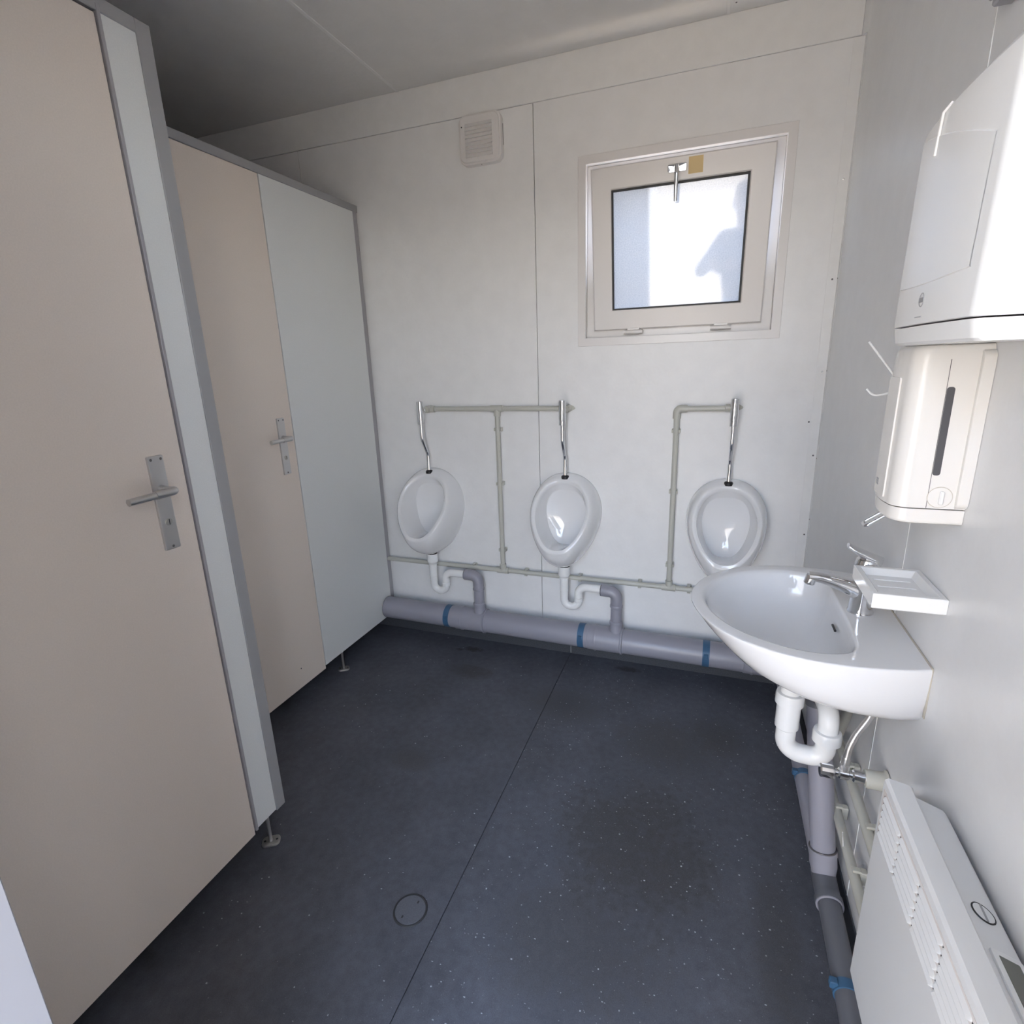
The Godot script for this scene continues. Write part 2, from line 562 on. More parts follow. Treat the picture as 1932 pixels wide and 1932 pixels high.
	df.box(Vector3(-0.8985, 2.0515, FRONT - 0.003), Vector3(-0.1115, 2.0635, FRONT + 0.083), 0.001)
	part(w, "door_frame", df, M.door_frame)
	part(w, "threshold", pen().box(Vector3(-0.905, -0.12, FRONT), Vector3(-0.105, 0.004, FRONT + 0.08), 0.002), M.alu)
	# door leaf, swung wide open outwards on the right jamb
	var dr := thing("door_1", "pale entrance door standing wide open outside", "door", Vector3(-0.105, 0, FRONT + 0.085), "", "structure")
	var dd := Vector3(0.602, 0, 0.799)
	var dl := pen().plate(Vector3(-0.085, 1.035, FRONT + 0.09) + dd * 0.40, dd, Vector3.UP, 0.79, 2.02, 0.003, 0.04, 0.002)
	part(dr, "door_leaf", dl, M.wall)
	part(dr, "door_handle", pen().tube(bend([Vector3(-0.085, 1.05, FRONT + 0.09) + dd * 0.73, Vector3(-0.085, 1.05, FRONT + 0.09) + dd * 0.73 + Vector3(-0.799, 0, 0.602) * 0.05, Vector3(-0.085, 1.05, FRONT + 0.09) + dd * 0.62 + Vector3(-0.799, 0, 0.602) * 0.05], 0.012, 5), 0.009, 12), M.alu)
	var cn := thing("trim_5", "flat canopy over the entrance outside", "canopy", Vector3(-0.4, 2.28, 2.9), "", "structure")
	part(cn, "canopy_slab", pen().box(Vector3(-1.4, 2.25, FRONT + 0.081), Vector3(0.7, 2.31, 3.0), 0.004), M.cladding)
	var st := thing("trim_4", "concrete doorstep outside the entrance", "doorstep", Vector3(-0.5, -0.02, 2.9), "", "structure")
	part(st, "step_slab", pen().box(Vector3(-1.3, -0.12, FRONT + 0.081), Vector3(0.5, -0.02, 3.4), 0.004), M.gravel)
	# neighbouring container standing out to the left of the entrance
	for q in [["wall_outside_left", -4.7, -1.55, "grey neighbouring container standing out to the left of the entrance", 2.45, 9.0], ["wall_outside_back", -5.0, 3.0, "dark grey low shed close behind the window", -3.6, -0.8]]:
		var nb := thing(q[0], q[3], "container", Vector3((q[1] + q[2]) * 0.5, -0.12, (q[4] + q[5]) * 0.5), "", "structure")
		var ht: float = 2.5 if q[4] > 0.0 else 2.05
		var nm: Material = M.neighbour if q[4] > 0.0 else M.shed
		part(nb, "side_walls", pen().box(Vector3(q[1], -0.12, q[4]), Vector3(q[2], ht, q[5]), 0.01), nm)
		part(nb, "roof_edge", pen().box(Vector3(q[1] - 0.03, ht, q[4] - 0.03), Vector3(q[2] + 0.03, ht + 0.12, q[5] + 0.03), 0.01), nm)
	# yard outside the entrance
	var g := thing("ground", "pale gravel yard outside the entrance", "ground", Vector3(0, -0.12, 4.0), "", "structure")
	part(g, "gravel", pen().box(Vector3(-30, -0.5, -30), Vector3(30, -0.12, 30)), M.gravel)

# ------------------------------------------------------------------ window
func build_window() -> void:
	var w := thing("window_1", "small white bottom-hung window tilted open with figured glass", "window", Vector3(-0.553, 1.45, 0.0), "", "structure")
	var mid := Vector3(-0.5525, 1.7995, 0.0)
	part(w, "casing", pen().frame(mid, Vector3.RIGHT, Vector3.UP, 0.766, 0.704, 0.032, 0.004, 0.0012), M.window_plastic)
	# lining of the opening and the fixed frame
	part(w, "reveal", pen().frame(mid + Vector3(0, 0, -0.078), Vector3.RIGHT, Vector3.UP, 0.723, 0.663, 0.010, 0.081, 0.0005), M.window_plastic)
	part(w, "fixed_frame", pen().frame(mid + Vector3(0, 0, -0.075), Vector3.RIGHT, Vector3.UP, 0.704, 0.644, 0.046, 0.05, 0.003), M.window_plastic)
	# sash, tilted inward at the top about its lower edge
	var a := deg_to_rad(9.0)
	var ux := Vector3.RIGHT
	var uy := Vector3(0, cos(a), sin(a))
	var un := ux.cross(uy)
	var o := Vector3(0, 1.507, 0.0)
	var at := func(x: float, h: float, d := 0.0) -> Vector3: return o + ux * x + uy * h + un * d
	var sash := part(w, "sash", pen().frame(at.call(-0.5525, 0.2875, -0.048), ux, uy, 0.631, 0.575, 0.077, 0.048, 0.004), M.window_plastic)
	part(sash, "gasket", pen().frame(at.call(-0.5535, 0.2855, -0.014), ux, uy, 0.4785, 0.4235, 0.007, 0.012, 0.001), M.rubber)
	part(sash, "glass", pen().plate(at.call(-0.5535, 0.2855, -0.012), ux, uy, 0.476, 0.420, 0.001, 0.004, 0.0003), M.glass)
	part(sash, "frosted_glass", pen().plate(at.call(-0.5535, 0.2855, -0.030), ux, uy, 0.477, 0.4215, 0.001, 0.004, 0.0003), M.frost)
	for x in [-0.708, -0.378]:
		var h := pen()
		h.tube([Vector3(x - 0.037, 1.4965, 0.004), Vector3(x + 0.037, 1.4965, 0.004)], 0.008, 14)
		h.box(Vector3(x - 0.024, 1.4965, -0.012), Vector3(x + 0.024, 1.512, 0.004), 0.001)
		part(w, "hinge", h, M.window_plastic)
	var handle := part(w, "window_handle", pen().plate(at.call(-0.557, 0.5385, 0.0), ux, uy, 0.066, 0.027, 0.006, 0.009, 0.003), M.chrome)
	var lv := pen()
	lv.turned(at.call(-0.5575, 0.5385, 0.008), un, [[0.0095, 0.0], [0.0095, 0.018], [0.008, 0.02]], 20)
	lv.tube(bend([at.call(-0.5575, 0.547, 0.026), at.call(-0.5575, 0.52, 0.030), at.call(-0.5575, 0.432, 0.032)], 0.02), [0.0065, 0.0078, 0.0082, 0.0082, 0.0082, 0.0082, 0.0082, 0.0082, 0.0082, 0.0066].slice(0, 10), 14)
	part(handle, "lever", lv, M.chrome)
	var tp := single("tape", pen().plate(at.call(-0.4945, 0.5405, 0.0), ux, uy, 0.049, 0.052, 0.0005, 0.0006, 0.0001), M.tape, "square of yellowed masking tape stuck beside the window handle", "tape")

# ------------------------------------------------------------------ cubicles
func door_furniture(door: MeshInstance3D, x: float, z: float) -> void:
	# long plate, lever pointing away from the closing edge (towards +z), and the bolt indicator
	var plate := part(door, "handle_plate", pen().plate(Vector3(x, 1.104, z), Vector3.FORWARD, Vector3.UP, 0.038, 0.22, 0.003, 0.006, 0.002), M.alu)
	var lever := pen()
	lever.turned(Vector3(x + 0.005, 1.137, z), Vector3.RIGHT, [[0.0105, 0.0], [0.0095, 0.006], [0.008, 0.012]], 18)
	lever.tube(bend([Vector3(x + 0.01, 1.137, z), Vector3(x + 0.05, 1.137, z - 0.004), Vector3(x + 0.05, 1.136, z + 0.05), Vector3(x + 0.048, 1.134, z + 0.108)], 0.014), [0.0075, 0.0078, 0.008, 0.0085, 0.009, 0.0095, 0.0098, 0.0098, 0.0098, 0.0094, 0.0092, 0.009, 0.0088, 0.0086, 0.0084, 0.0083, 0.0082, 0.0078], 16)
	part(door, "door_lever", lever, M.alu)
	var lock := pen()
	lock.turned(Vector3(x + 0.005, 1.060, z), Vector3.RIGHT, [[0.0085, 0.0], [0.0085, 0.003], [0.007, 0.004]], 20)
	part(door, "bolt_indicator", lock, M.zinc)
	part(door, "indicator_slot", pen().box(Vector3(x + 0.0088, 1.0535, z - 0.001), Vector3(x + 0.0095, 1.0665, z + 0.001)), M.dark)
	for q in [[1.206, -0.012], [1.206, 0.012], [1.001, 0.0]]:
		part(door, "screw", pen().turned(Vector3(x + 0.0055, q[0], z + q[1]), Vector3.RIGHT, [[0.0032, 0.0], [0.0032, 0.0008], [0.0012, 0.0014]], 10), M.screw)

func cubicle_leg(t: Node3D, x: float, z: float, top: float) -> void:
	var leg := part(t, "leg", pen().turned(Vector3(x, 0.006, z), Vector3.UP, [[0.0065, 0.0], [0.0055, 0.004], [0.0055, top + 0.006]], 14), M.alu)
	var ft := pen().plate(Vector3(x, 0.0, z), Vector3(0.82, 0, -0.57), Vector3(-0.57, 0, -0.82), 0.052, 0.038, 0.013, 0.007, 0.0025)
	var foot := part(leg, "foot_plate", ft, M.zinc)
	for s in [-1, 1]:
		part(leg, "screw_hole", pen().turned(Vector3(x, 0.0068, z) + Vector3(0.82, 0, -0.57) * 0.017 * s, Vector3.UP, [[0.0035, 0.0], [0.0035, 0.0006]], 10), M.dark)

func build_cubicles() -> void:
	# near cubicle, standing further into the room
	var n := thing("toilet_cubicle", "nearer toilet cubicle front with large beige door and narrow white panel", "cubicle", Vector3(-1.58, 0, 1.75))
	var x := -1.565
	var dn := part(n, "door", pen().box(Vector3(x - 0.028, 0.088, 1.408), Vector3(x, 2.073, 2.105), 0.0015), M.beige)
	door_furniture(dn, x, 1.477)
	part(n, "panel", pen().box(Vector3(x - 0.03, 0.100, 1.324), Vector3(x, 2.078, 1.398), 0.001), M.panel)
	part(n, "door_post", pen().box(Vector3(x - 0.03, 0.098, 1.398), Vector3(x + 0.004, 2.09, 1.4055), 0.001), M.post)
	part(n, "end_post", pen().box(Vector3(x - 0.034, 0.096, 1.290), Vector3(x + 0.003, 2.104, 1.3245), 0.0015), M.rail)
	part(n, "top_rail", pen().box(Vector3(x - 0.034, 2.077, 1.3245), Vector3(x + 0.003, 2.104, FRONT), 0.0015), M.rail)
	part(n, "wall_post", pen().box(Vector3(x - 0.034, 0.096, 2.11), Vector3(x + 0.003, 2.077, FRONT), 0.0015), M.rail)
	part(n, "side_panel", pen().box(Vector3(LEFT + 0.001, 0.10, 1.262), Vector3(x - 0.034, 2.10, 1.290), 0.001), M.panel)
	cubicle_leg(n, x - 0.012, 1.352, 0.10)
	# far cubicle, set back and running to the back wall
	var f := thing("toilet_cubicle", "farther toilet cubicle front with beige door and wide white panel reaching the back wall", "cubicle", Vector3(-1.98, 0, 0.6))
	x = -1.9625
	var df := part(f, "door", pen().box(Vector3(x - 0.028, 0.084, 0.593), Vector3(x + 0.001, 2.071, 1.225), 0.0015), M.beige)
	door_furniture(df, x + 0.001, 0.658)
	part(df, "screw_hole", pen().turned(Vector3(x + 0.001, 0.17, 0.74), Vector3.RIGHT, [[0.003, 0.0], [0.003, 0.0006]], 8), M.dark)
	var pn := pen().box(Vector3(x - 0.03, 0.098, 0.034), Vector3(x, 2.072, 0.5875), 0.001)
	part(f, "panel", pn, M.panel)
	part(f, "door_stop", pen().box(Vector3(x - 0.05, 0.10, 0.575), Vector3(x - 0.03, 2.07, 0.61), 0.001), M.post)
	part(f, "wall_post", pen().box(Vector3(x - 0.034, 0.10, 0.005), Vector3(x + 0.0012, 2.072, 0.034), 0.0015), M.post)
	part(f, "top_rail", pen().box(Vector3(x - 0.034, 2.072, 0.0), Vector3(x + 0.003, 2.101, 1.262), 0.0015), M.rail)
	part(f, "end_post", pen().box(Vector3(x - 0.034, 0.098, 1.23), Vector3(x + 0.003, 2.072, 1.262), 0.0015), M.rail)
	cubicle_leg(f, x - 0.012, 0.461, 0.098)

# ------------------------------------------------------------------ grey drain along the back wall
const PIPE_Y := 0.150
const PIPE_Z := 0.078
func pipe_y(x: float) -> float:
	return 0.156 - (x + 1.96) * 0.008

func build_drain_pipe() -> void:
	var t := thing("drain_pipe", "thick grey plastic drain pipe along the foot of the back wall", "pipe", Vector3(-1.0, 0.0, PIPE_Z))
	var a := Vector3(-1.9545, pipe_y(-1.957), PIPE_Z)
	var b := Vector3(-0.016, pipe_y(-0.016), PIPE_Z)
	var p := pen().tube([a, b], 0.0555, 40)
	part(t, "pipe", p, M.pvc)
	part(t, "pipe_rim", pen().torus(a + Vector3(-0.0005, 0, 0), Vector3.RIGHT, 0.0535, 0.0022, 40, 8), M.pvc_dark)
	for br in [-1.418, -0.742, -0.075]:
		var c := Vector3(br, pipe_y(br), PIPE_Z)
		var x0: float = br - 0.125
		var x1: float = minf(br + 0.035, -0.02)
		var prof := [[0.0556, 0.0], [0.0575, 0.001], [0.0575, 0.028], [0.0605, 0.032], [0.0605, 0.038], [0.0578, 0.042], [0.0578, x1 - x0 - 0.012], [0.061, x1 - x0 - 0.009], [0.061, x1 - x0 - 0.002], [0.0556, x1 - x0]]
		var tee := part(t, "tee_fitting", pen().turned(Vector3(x0, c.y, PIPE_Z), Vector3.RIGHT, prof, 40), M.pvc)
		var bz := PIPE_Z + 0.002
		var up := pen()
		up.turned(Vector3(br, c.y, bz), Vector3.UP, [[0.034, 0.0], [0.032, 0.05], [0.0268, 0.062], [0.0268, 0.084], [0.0295, 0.087], [0.0295, 0.094], [0.0278, 0.098], [0.025, 0.1], [0.0245, 0.175]], 28)
		part(tee, "branch", up, M.pvc)
		var el := pen()
		var ey: float = c.y + 0.24
		el.turned(Vector3(br, c.y + 0.165, bz), Vector3.UP, [[0.0255, 0.0], [0.0285, 0.003], [0.0285, 0.011], [0.027, 0.013]], 28)
		el.tube(bend([Vector3(br, c.y + 0.17, bz), Vector3(br, ey, bz), Vector3(br - 0.068, ey, bz)], 0.034, 10), 0.0265, 26)
		part(tee, "elbow", el, M.pvc)
		part(tee, "seal_ring", pen().torus(Vector3(br - 0.0685, ey, bz), Vector3.RIGHT, 0.0232, 0.0032, 28, 8), M.rubber)
	for sx in [-1.588, -0.898, -0.350]:
		var c := Vector3(sx, pipe_y(sx), PIPE_Z)
		var st := part(t, "pipe_clamp", pen().turned(c + Vector3(-0.0145, 0, 0), Vector3.RIGHT, [[0.0556, 0.0], [0.0572, 0.0005], [0.0572, 0.0285], [0.0556, 0.029]], 40), M.strap)
		var bu := pen()
		var d := Vector3(0, sin(0.25), cos(0.25))
		bu.box(c + d * 0.0565 + Vector3(-0.009, -0.010, -0.004), c + d * 0.0565 + Vector3(0.009, 0.010, 0.005), 0.0015)
		part(st, "buckle", bu, M.strap)
		part(st, "wall_lug", pen().box(c + Vector3(-0.0145, -0.012, -0.073), c + Vector3(0.0145, 0.012, -0.05), 0.001), M.strap)

# ------------------------------------------------------------------ cream water pipe on the back wall
func clip(t: Node3D, at: Vector3, vertical: bool) -> void:
	var p := pen()
	if vertical:
		p.box(at + Vector3(-0.017, -0.009, -0.026), at + Vector3(0.017, 0.009, -0.010), 0.002)
		p.box(at + Vector3(-0.0175, -0.007, -0.012), at + Vector3(-0.0105, 0.007, 0.006), 0.0015)
		p.box(at + Vector3(0.0105, -0.007, -0.012), at + Vector3(0.0175, 0.007, 0.006), 0.0015)
	else:
		p.box(at + Vector3(-0.009, -0.017, -0.026), at + Vector3(0.009, 0.017, -0.010), 0.002)
		p.box(at + Vector3(-0.007, -0.0175, -0.012), at + Vector3(0.007, -0.0105, 0.006), 0.0015)
		p.box(at + Vector3(-0.007, 0.0105, -0.012), at + Vector3(0.007, 0.0175, 0.006), 0.0015)
	part(t, "pipe_clip", p, M.water)

func tee(t: Node3D, at: Vector3, stem: Vector3) -> void:
	var p := pen()
	p.turned(at + Vector3(-0.030, 0, 0), Vector3.RIGHT, [[0.0112, 0.0], [0.0152, 0.001], [0.0152, 0.059], [0.0112, 0.060]], 22)
	p.turned(at, stem, [[0.0152, 0.0], [0.0152, 0.033], [0.0112, 0.034]], 22)
	part(t, "tee_fitting", p, M.water)

func build_water_pipe() -> void:
	var t := thing("water_pipe", "cream plastic water pipe running along the back wall and feeding the urinals", "pipe", Vector3(-1.0, 0.41, 0.026))
	var z := 0.026
	var y := 0.412
	part(t, "main_run", pen().tube([Vector3(-1.958, y, z), Vector3(-0.012, y, z)], 0.0112, 18), M.water)
	for r in [[-1.305, 1.194], [-0.522, 1.191]]:
		part(t, "riser", pen().tube([Vector3(r[0], y, z), Vector3(r[0], r[1], z)], 0.0112, 18), M.water)
		tee(t, Vector3(r[0], y, z), Vector3.UP)
		for cy in [1.100, 0.845, 0.516]:
			clip(t, Vector3(r[0], cy, z), true)
	part(t, "cross_run", pen().tube([Vector3(-1.655, 1.194, z), Vector3(-0.983, 1.194, z)], 0.0112, 18), M.water)
	tee(t, Vector3(-1.305, 1.194, z), Vector3.DOWN)
	part(t, "cross_run", pen().tube([Vector3(-0.522, 1.191, z), Vector3(-0.306, 1.191, z)], 0.0112, 18), M.water)
	var el := pen()
	el.tube(bend([Vector3(-0.522, 1.152, z), Vector3(-0.522, 1.191, z), Vector3(-0.482, 1.191, z)], 0.018, 8), 0.0152, 20)
	part(t, "elbow", el, M.water)
	for cx in [-1.462, -1.188, -0.922, -0.648, -0.437, -0.2]:
		clip(t, Vector3(cx, y, z), false)
	for q in [[-1.655, 1], [-0.980, -1], [-0.306, -1]]:
		var w := pen()
		var c := Vector3(q[0], 1.193, 0.0)
		var ring := []
		var ring2 := []
		for k in 24:
			var f := TAU * k / 24
			var rr := 0.016 + 0.016 * pow(absf(cos(f)), 3.0)
			ring.append(c + Vector3(cos(f) * rr, sin(f) * 0.017, 0.0005))
			ring2.append(c + Vector3(cos(f) * rr * 0.94, sin(f) * 0.016, 0.006))
		w.loft([ring, ring2])
		w.turned(c + Vector3(0, 0, 0.004), Vector3.BACK, [[0.017, 0.0], [0.017, 0.034], [0.0145, 0.042], [0.0145, 0.05]], 22)
		w.turned(c + Vector3(0, 0, z), Vector3(-1.0 if q[1] < 0 else 1.0, 0, 0), [[0.0152, 0.0], [0.0152, 0.034], [0.0112, 0.036]], 20)
		part(t, "wall_elbow", w, M.water)

# ------------------------------------------------------------------ urinals
func egg(th: float, hw: float, top: float, bot: float, mid: float, sq := 1.0) -> Vector2:
	# th from the top, clockwise seen from the room
	var s := sin(th)
	var c := cos(th)
	var w := hw
	if c < 0.0: w = hw * (1.0 - 0.22 * pow(-c, 1.6))
	return Vector2(w * signf(s) * pow(absf(s), sq), mid + (top - mid) * c if c > 0.0 else mid + (mid - bot) * c)

func urinal_body() -> Pen:
	var p := pen()
	var n := 64
	var rings := []
	var rimz := func(y: float) -> float:
		var u := clampf((0.882 - y) / 0.282, 0.0, 1.0)
		return 0.062 + 0.168 * pow(u, 0.85)
	# outside, from the wall to the rim
	for j in 11:
		var t := j / 10.0
		var ring := []
		for k in n:
			var th := -TAU * k / n
			var a := egg(th, 0.157, 0.905, 0.487, 0.735, 0.92)
			var r := egg(th, 0.129, 0.884, 0.590, 0.755, 0.84)
			var rz: float = rimz.call(r.y)
			var p0 := Vector3(a.x, a.y, 0.0)
			var out := 0.10 + 0.45 * clampf(-cos(th), 0.0, 1.0)
			var p1 := Vector3(a.x * 1.015, a.y + (0.012 if cos(th) > 0 else -0.012) * absf(cos(th)), rz * (0.30 + 0.25 * clampf(-cos(th), 0, 1)))
			var p2 := Vector3(lerpf(a.x, r.x, 0.30), lerpf(a.y, r.y, 0.28 if cos(th) > 0 else 0.38), rz * 0.97)
			var p3 := Vector3(r.x, r.y, rz)
			var u := 1.0 - t
			ring.append(p0 * u * u * u + p1 * 3.0 * u * u * t + p2 * 3.0 * u * t * t + p3 * t * t * t)
		rings.append(ring)
	# round rim, then the bowl inside
	for j in range(1, 5):
		var f := PI * 0.5 * j / 4.0
		var ring := []
		for k in n:
			var th := -TAU * k / n
			var r := egg(th, 0.129, 0.884, 0.590, 0.755, 0.84)
			var c := Vector2(0.0, 0.745)
			var q := r.lerp(c, 0.10 * (1.0 - cos(f)) + 0.03 * sin(f))
			ring.append(Vector3(q.x, q.y, rimz.call(r.y) + 0.006 * sin(f) - 0.010 * (1.0 - cos(f))))
		rings.append(ring)
	for t in [0.08, 0.18, 0.30, 0.42, 0.49, 0.525, 0.55, 0.60, 0.70, 0.82, 0.94]:
		var ring := []
		for k in n:
			var th := -TAU * k / n
			var r := egg(th, 0.129, 0.884, 0.590, 0.755, 0.84)
			var rim := r.lerp(Vector2(0.0, 0.745), 0.13)
			var z0: float = rimz.call(r.y) - 0.004
			var back := egg(th, 0.092, 0.834, 0.585, 0.73, 0.66)
			var q := back
			var zb := 0.040 + 0.020 * clampf((0.70 - back.y) / 0.1, 0.0, 1.0)
			var z := zb
			if t < 0.525:
				var u: float = t / 0.525
				q = rim.lerp(back, u)
				z = lerpf(z0, zb, pow(u, 0.8))
			else:
				var u: float = (t - 0.525) / 0.475
				q = back.lerp(Vector2(0, 0.70), u)
				z = lerpf(zb, 0.022, 1.0 - (1.0 - u) * (1.0 - u))
			ring.append(Vector3(q.x, q.y, z))
		rings.append(ring)
	p.loft(rings, false, true)
	return p

func build_urinals() -> void:
	var labels := [["white ceramic urinal nearest the toilet cubicles", "chrome flush valve over the urinal nearest the cubicles", "white plastic trap under the urinal nearest the cubicles"],
		["white ceramic urinal in the middle of the row", "chrome flush valve over the middle urinal", "white plastic trap under the middle urinal"],
		["white ceramic urinal under the window, partly behind the basin", "chrome flush valve over the urinal under the window", "white plastic trap under the urinal behind the basin"]]
	var xs := [-1.662, -0.983, -0.309]
	# the first of each is built at x = 0 and moved
	var u := thing("urinal", labels[0][0], "urinal", Vector3.ZERO, "wall urinals")
	part(u, "bowl", urinal_body(), M.ceramic, 48.0)
	part(u, "inlet_gasket", pen().turned(Vector3(0, 0.888, 0.048), Vector3.UP, [[0.0175, 0.0], [0.0175, 0.010], [0.015, 0.014], [0.0095, 0.016]], 22), M.rubber)
	var v := thing("flush_valve", labels[0][1], "flush valve", Vector3.ZERO, "urinal flush valves")
	var vb := pen().turned(Vector3(0, 1.128, 0.093), Vector3.UP, [[0.0125, 0.0], [0.0145, 0.002], [0.0145, 0.020], [0.0150, 0.022], [0.0155, 0.024], [0.0155, 0.100], [0.0148, 0.104], [0.0115, 0.106], [0.0105, 0.102]], 26)
	part(v, "valve_body", vb, M.chrome)
	part(v, "inlet_stub", pen().turned(Vector3(0, 1.192, 0.050), Vector3.BACK, [[0.009, 0.0], [0.009, 0.008], [0.0115, 0.010], [0.0115, 0.018], [0.009, 0.020], [0.009, 0.04]], 20), M.chrome)
	part(v, "flush_pipe", pen().tube(bend([Vector3(0, 1.13, 0.093), Vector3(0, 1.055, 0.093), Vector3(0, 0.985, 0.050), Vector3(0, 0.898, 0.048)], 0.05, 8), 0.0078, 18), M.chrome)
	part(v, "flush_pipe_sleeve", pen().turned(Vector3(0, 0.905, 0.0485), Vector3.UP, [[0.0078, 0.0], [0.0088, 0.001], [0.0088, 0.07], [0.0078, 0.071]], 18), M.chrome)
	var s := thing("urinal_trap", labels[0][2], "trap", Vector3.ZERO, "urinal traps")
	var zt := 0.082
	var cup := pen().turned(Vector3(0, 0.432, zt), Vector3.UP, [[0.0195, 0.0], [0.0225, 0.006], [0.0265, 0.012], [0.0275, 0.016], [0.0275, 0.052], [0.0265, 0.055], [0.0235, 0.056], [0.0230, 0.050]], 28)
	part(s, "socket", cup, M.bright_plastic)
	part(s, "socket_seal", pen().torus(Vector3(0, 0.488, zt), Vector3.UP, 0.0235, 0.0030, 28, 8), M.rubber)
	part(s, "outlet_spigot", pen().turned(Vector3(0, 0.47, zt), Vector3.UP, [[0.019, 0.0], [0.019, 0.035]], 24), M.bright_plastic)
	var tp := pen()
	tp.turned(Vector3(0, 0.366, zt), Vector3.UP, [[0.0185, 0.0], [0.0198, 0.001], [0.0198, 0.060], [0.0215, 0.062], [0.0215, 0.068]], 26)
	tp.tube(bend([Vector3(0, 0.375, zt), Vector3(0, 0.292, zt), Vector3(0.068, 0.292, zt), Vector3(0.068, 0.392, zt), Vector3(0.186, 0.3925, zt)], 0.033, 10), 0.0182, 24)
	tp.turned(Vector3(0.068, 0.320, zt), Vector3.UP, [[0.0185, 0.0], [0.0205, 0.002], [0.0205, 0.018], [0.0185, 0.02]], 24)
	part(s, "trap_pipe", tp, M.bright_plastic)
	for i in range(1, 3):
		var w := 0
		for o in [u, v, s]:
			var d: Node3D = o.duplicate()
			d.name = numbered(String(o.name))
			add_child(d)
			d.position = Vector3(xs[i], 0, 0)
			d.set_meta("label", labels[i][w])
			w += 1
	for o in [u, v, s]:
		o.position = Vector3(xs[0], 0, 0)

# ------------------------------------------------------------------ extractor
func build_vent() -> void:
	var t := thing("extractor_fan", "square white slatted extractor fan high on the back wall", "fan", Vector3(-1.332, 2.265, 0))
	var c := Vector3(-1.3325, 2.2655, 0.0)
	part(t, "housing", pen().plate(c, Vector3.RIGHT, Vector3.UP, 0.184, 0.180, 0.032, 0.028, 0.004), M.window_plastic)
	var fr := pen()
	fr.plate(c + Vector3(0, 0, 0.028), Vector3.RIGHT, Vector3.UP, 0.168, 0.166, 0.026, 0.010, 0.005)
	part(t, "cover", fr, M.window_plastic)
	for k in 9:
		var y := c.y + 0.054 - k * 0.0135
		var sl := pen()
		sl.quad(Vector3(c.x - 0.058, y, c.z + 0.0385), Vector3(c.x - 0.058, y - 0.0118, c.z + 0.0445), Vector3(c.x + 0.058, y - 0.0118, c.z + 0.0445), Vector3(c.x + 0.058, y, c.z + 0.0385))
		sl.box(Vector3(c.x - 0.058, y - 0.0128, c.z + 0.037), Vector3(c.x + 0.058, y - 0.0112, c.z + 0.0445), 0.0004)
		for sx in [-0.058, 0.058]:
			sl.tri(Vector3(c.x + sx, y, c.z + 0.0385), Vector3(c.x + sx, y - 0.0118, c.z + 0.0445), Vector3(c.x + sx, y - 0.0118, c.z + 0.0385))
		part(t, "slat", sl, M.window_plastic, 20.0)
	part(t, "indicator_hole", pen().turned(c + Vector3(-0.073, 0.045, 0.0375), Vector3.BACK, [[0.0028, 0.0], [0.0028, 0.001]], 12), M.dark)
	part(t, "screw_hole", pen().turned(c + Vector3(0.0, -0.0885, 0.018), Vector3.DOWN, [[0.0025, 0.0], [0.0025, 0.002]], 10), M.dark)
	part(t, "side_slot", pen().box(c + Vector3(0.0905, -0.03, 0.004), c + Vector3(0.0928, 0.045, 0.0065)), M.dark)

# ------------------------------------------------------------------ basin and tap
const BZ := 1.085
func cast(poly: Array, c: Vector2, dir: Vector2) -> Vector2:
	var best := 1e9
	for i in poly.size():
		var a: Vector2 = poly[i]
		var b: Vector2 = poly[(i + 1) % poly.size()]
		var e := b - a
		var den := dir.cross(e)
		if absf(den) < 1e-9: continue
		var t := (a - c).cross(e) / den
		var u := (a - c).cross(dir) / den
		if t > 0.0 and u >= -1e-6 and u <= 1.000001: best = minf(best, t)
	return c + dir * best

func smooth_loop(pts: Array, seg: int, closed := true) -> Array:
	var out := []
	var n := pts.size()
	for i in (n if closed else n - 1):
		var a: Vector2 = pts[(i - 1 + n) % n] if closed or i > 0 else pts[0]
		var b: Vector2 = pts[i]
		var c: Vector2 = pts[(i + 1) % n]
		var d: Vector2 = pts[(i + 2) % n] if closed or i + 2 < n else pts[n - 1]
		for k in seg:
			out.append(b.cubic_interpolate(c, a, d, float(k) / seg))
	if not closed: out.append(pts[n - 1])
	return out

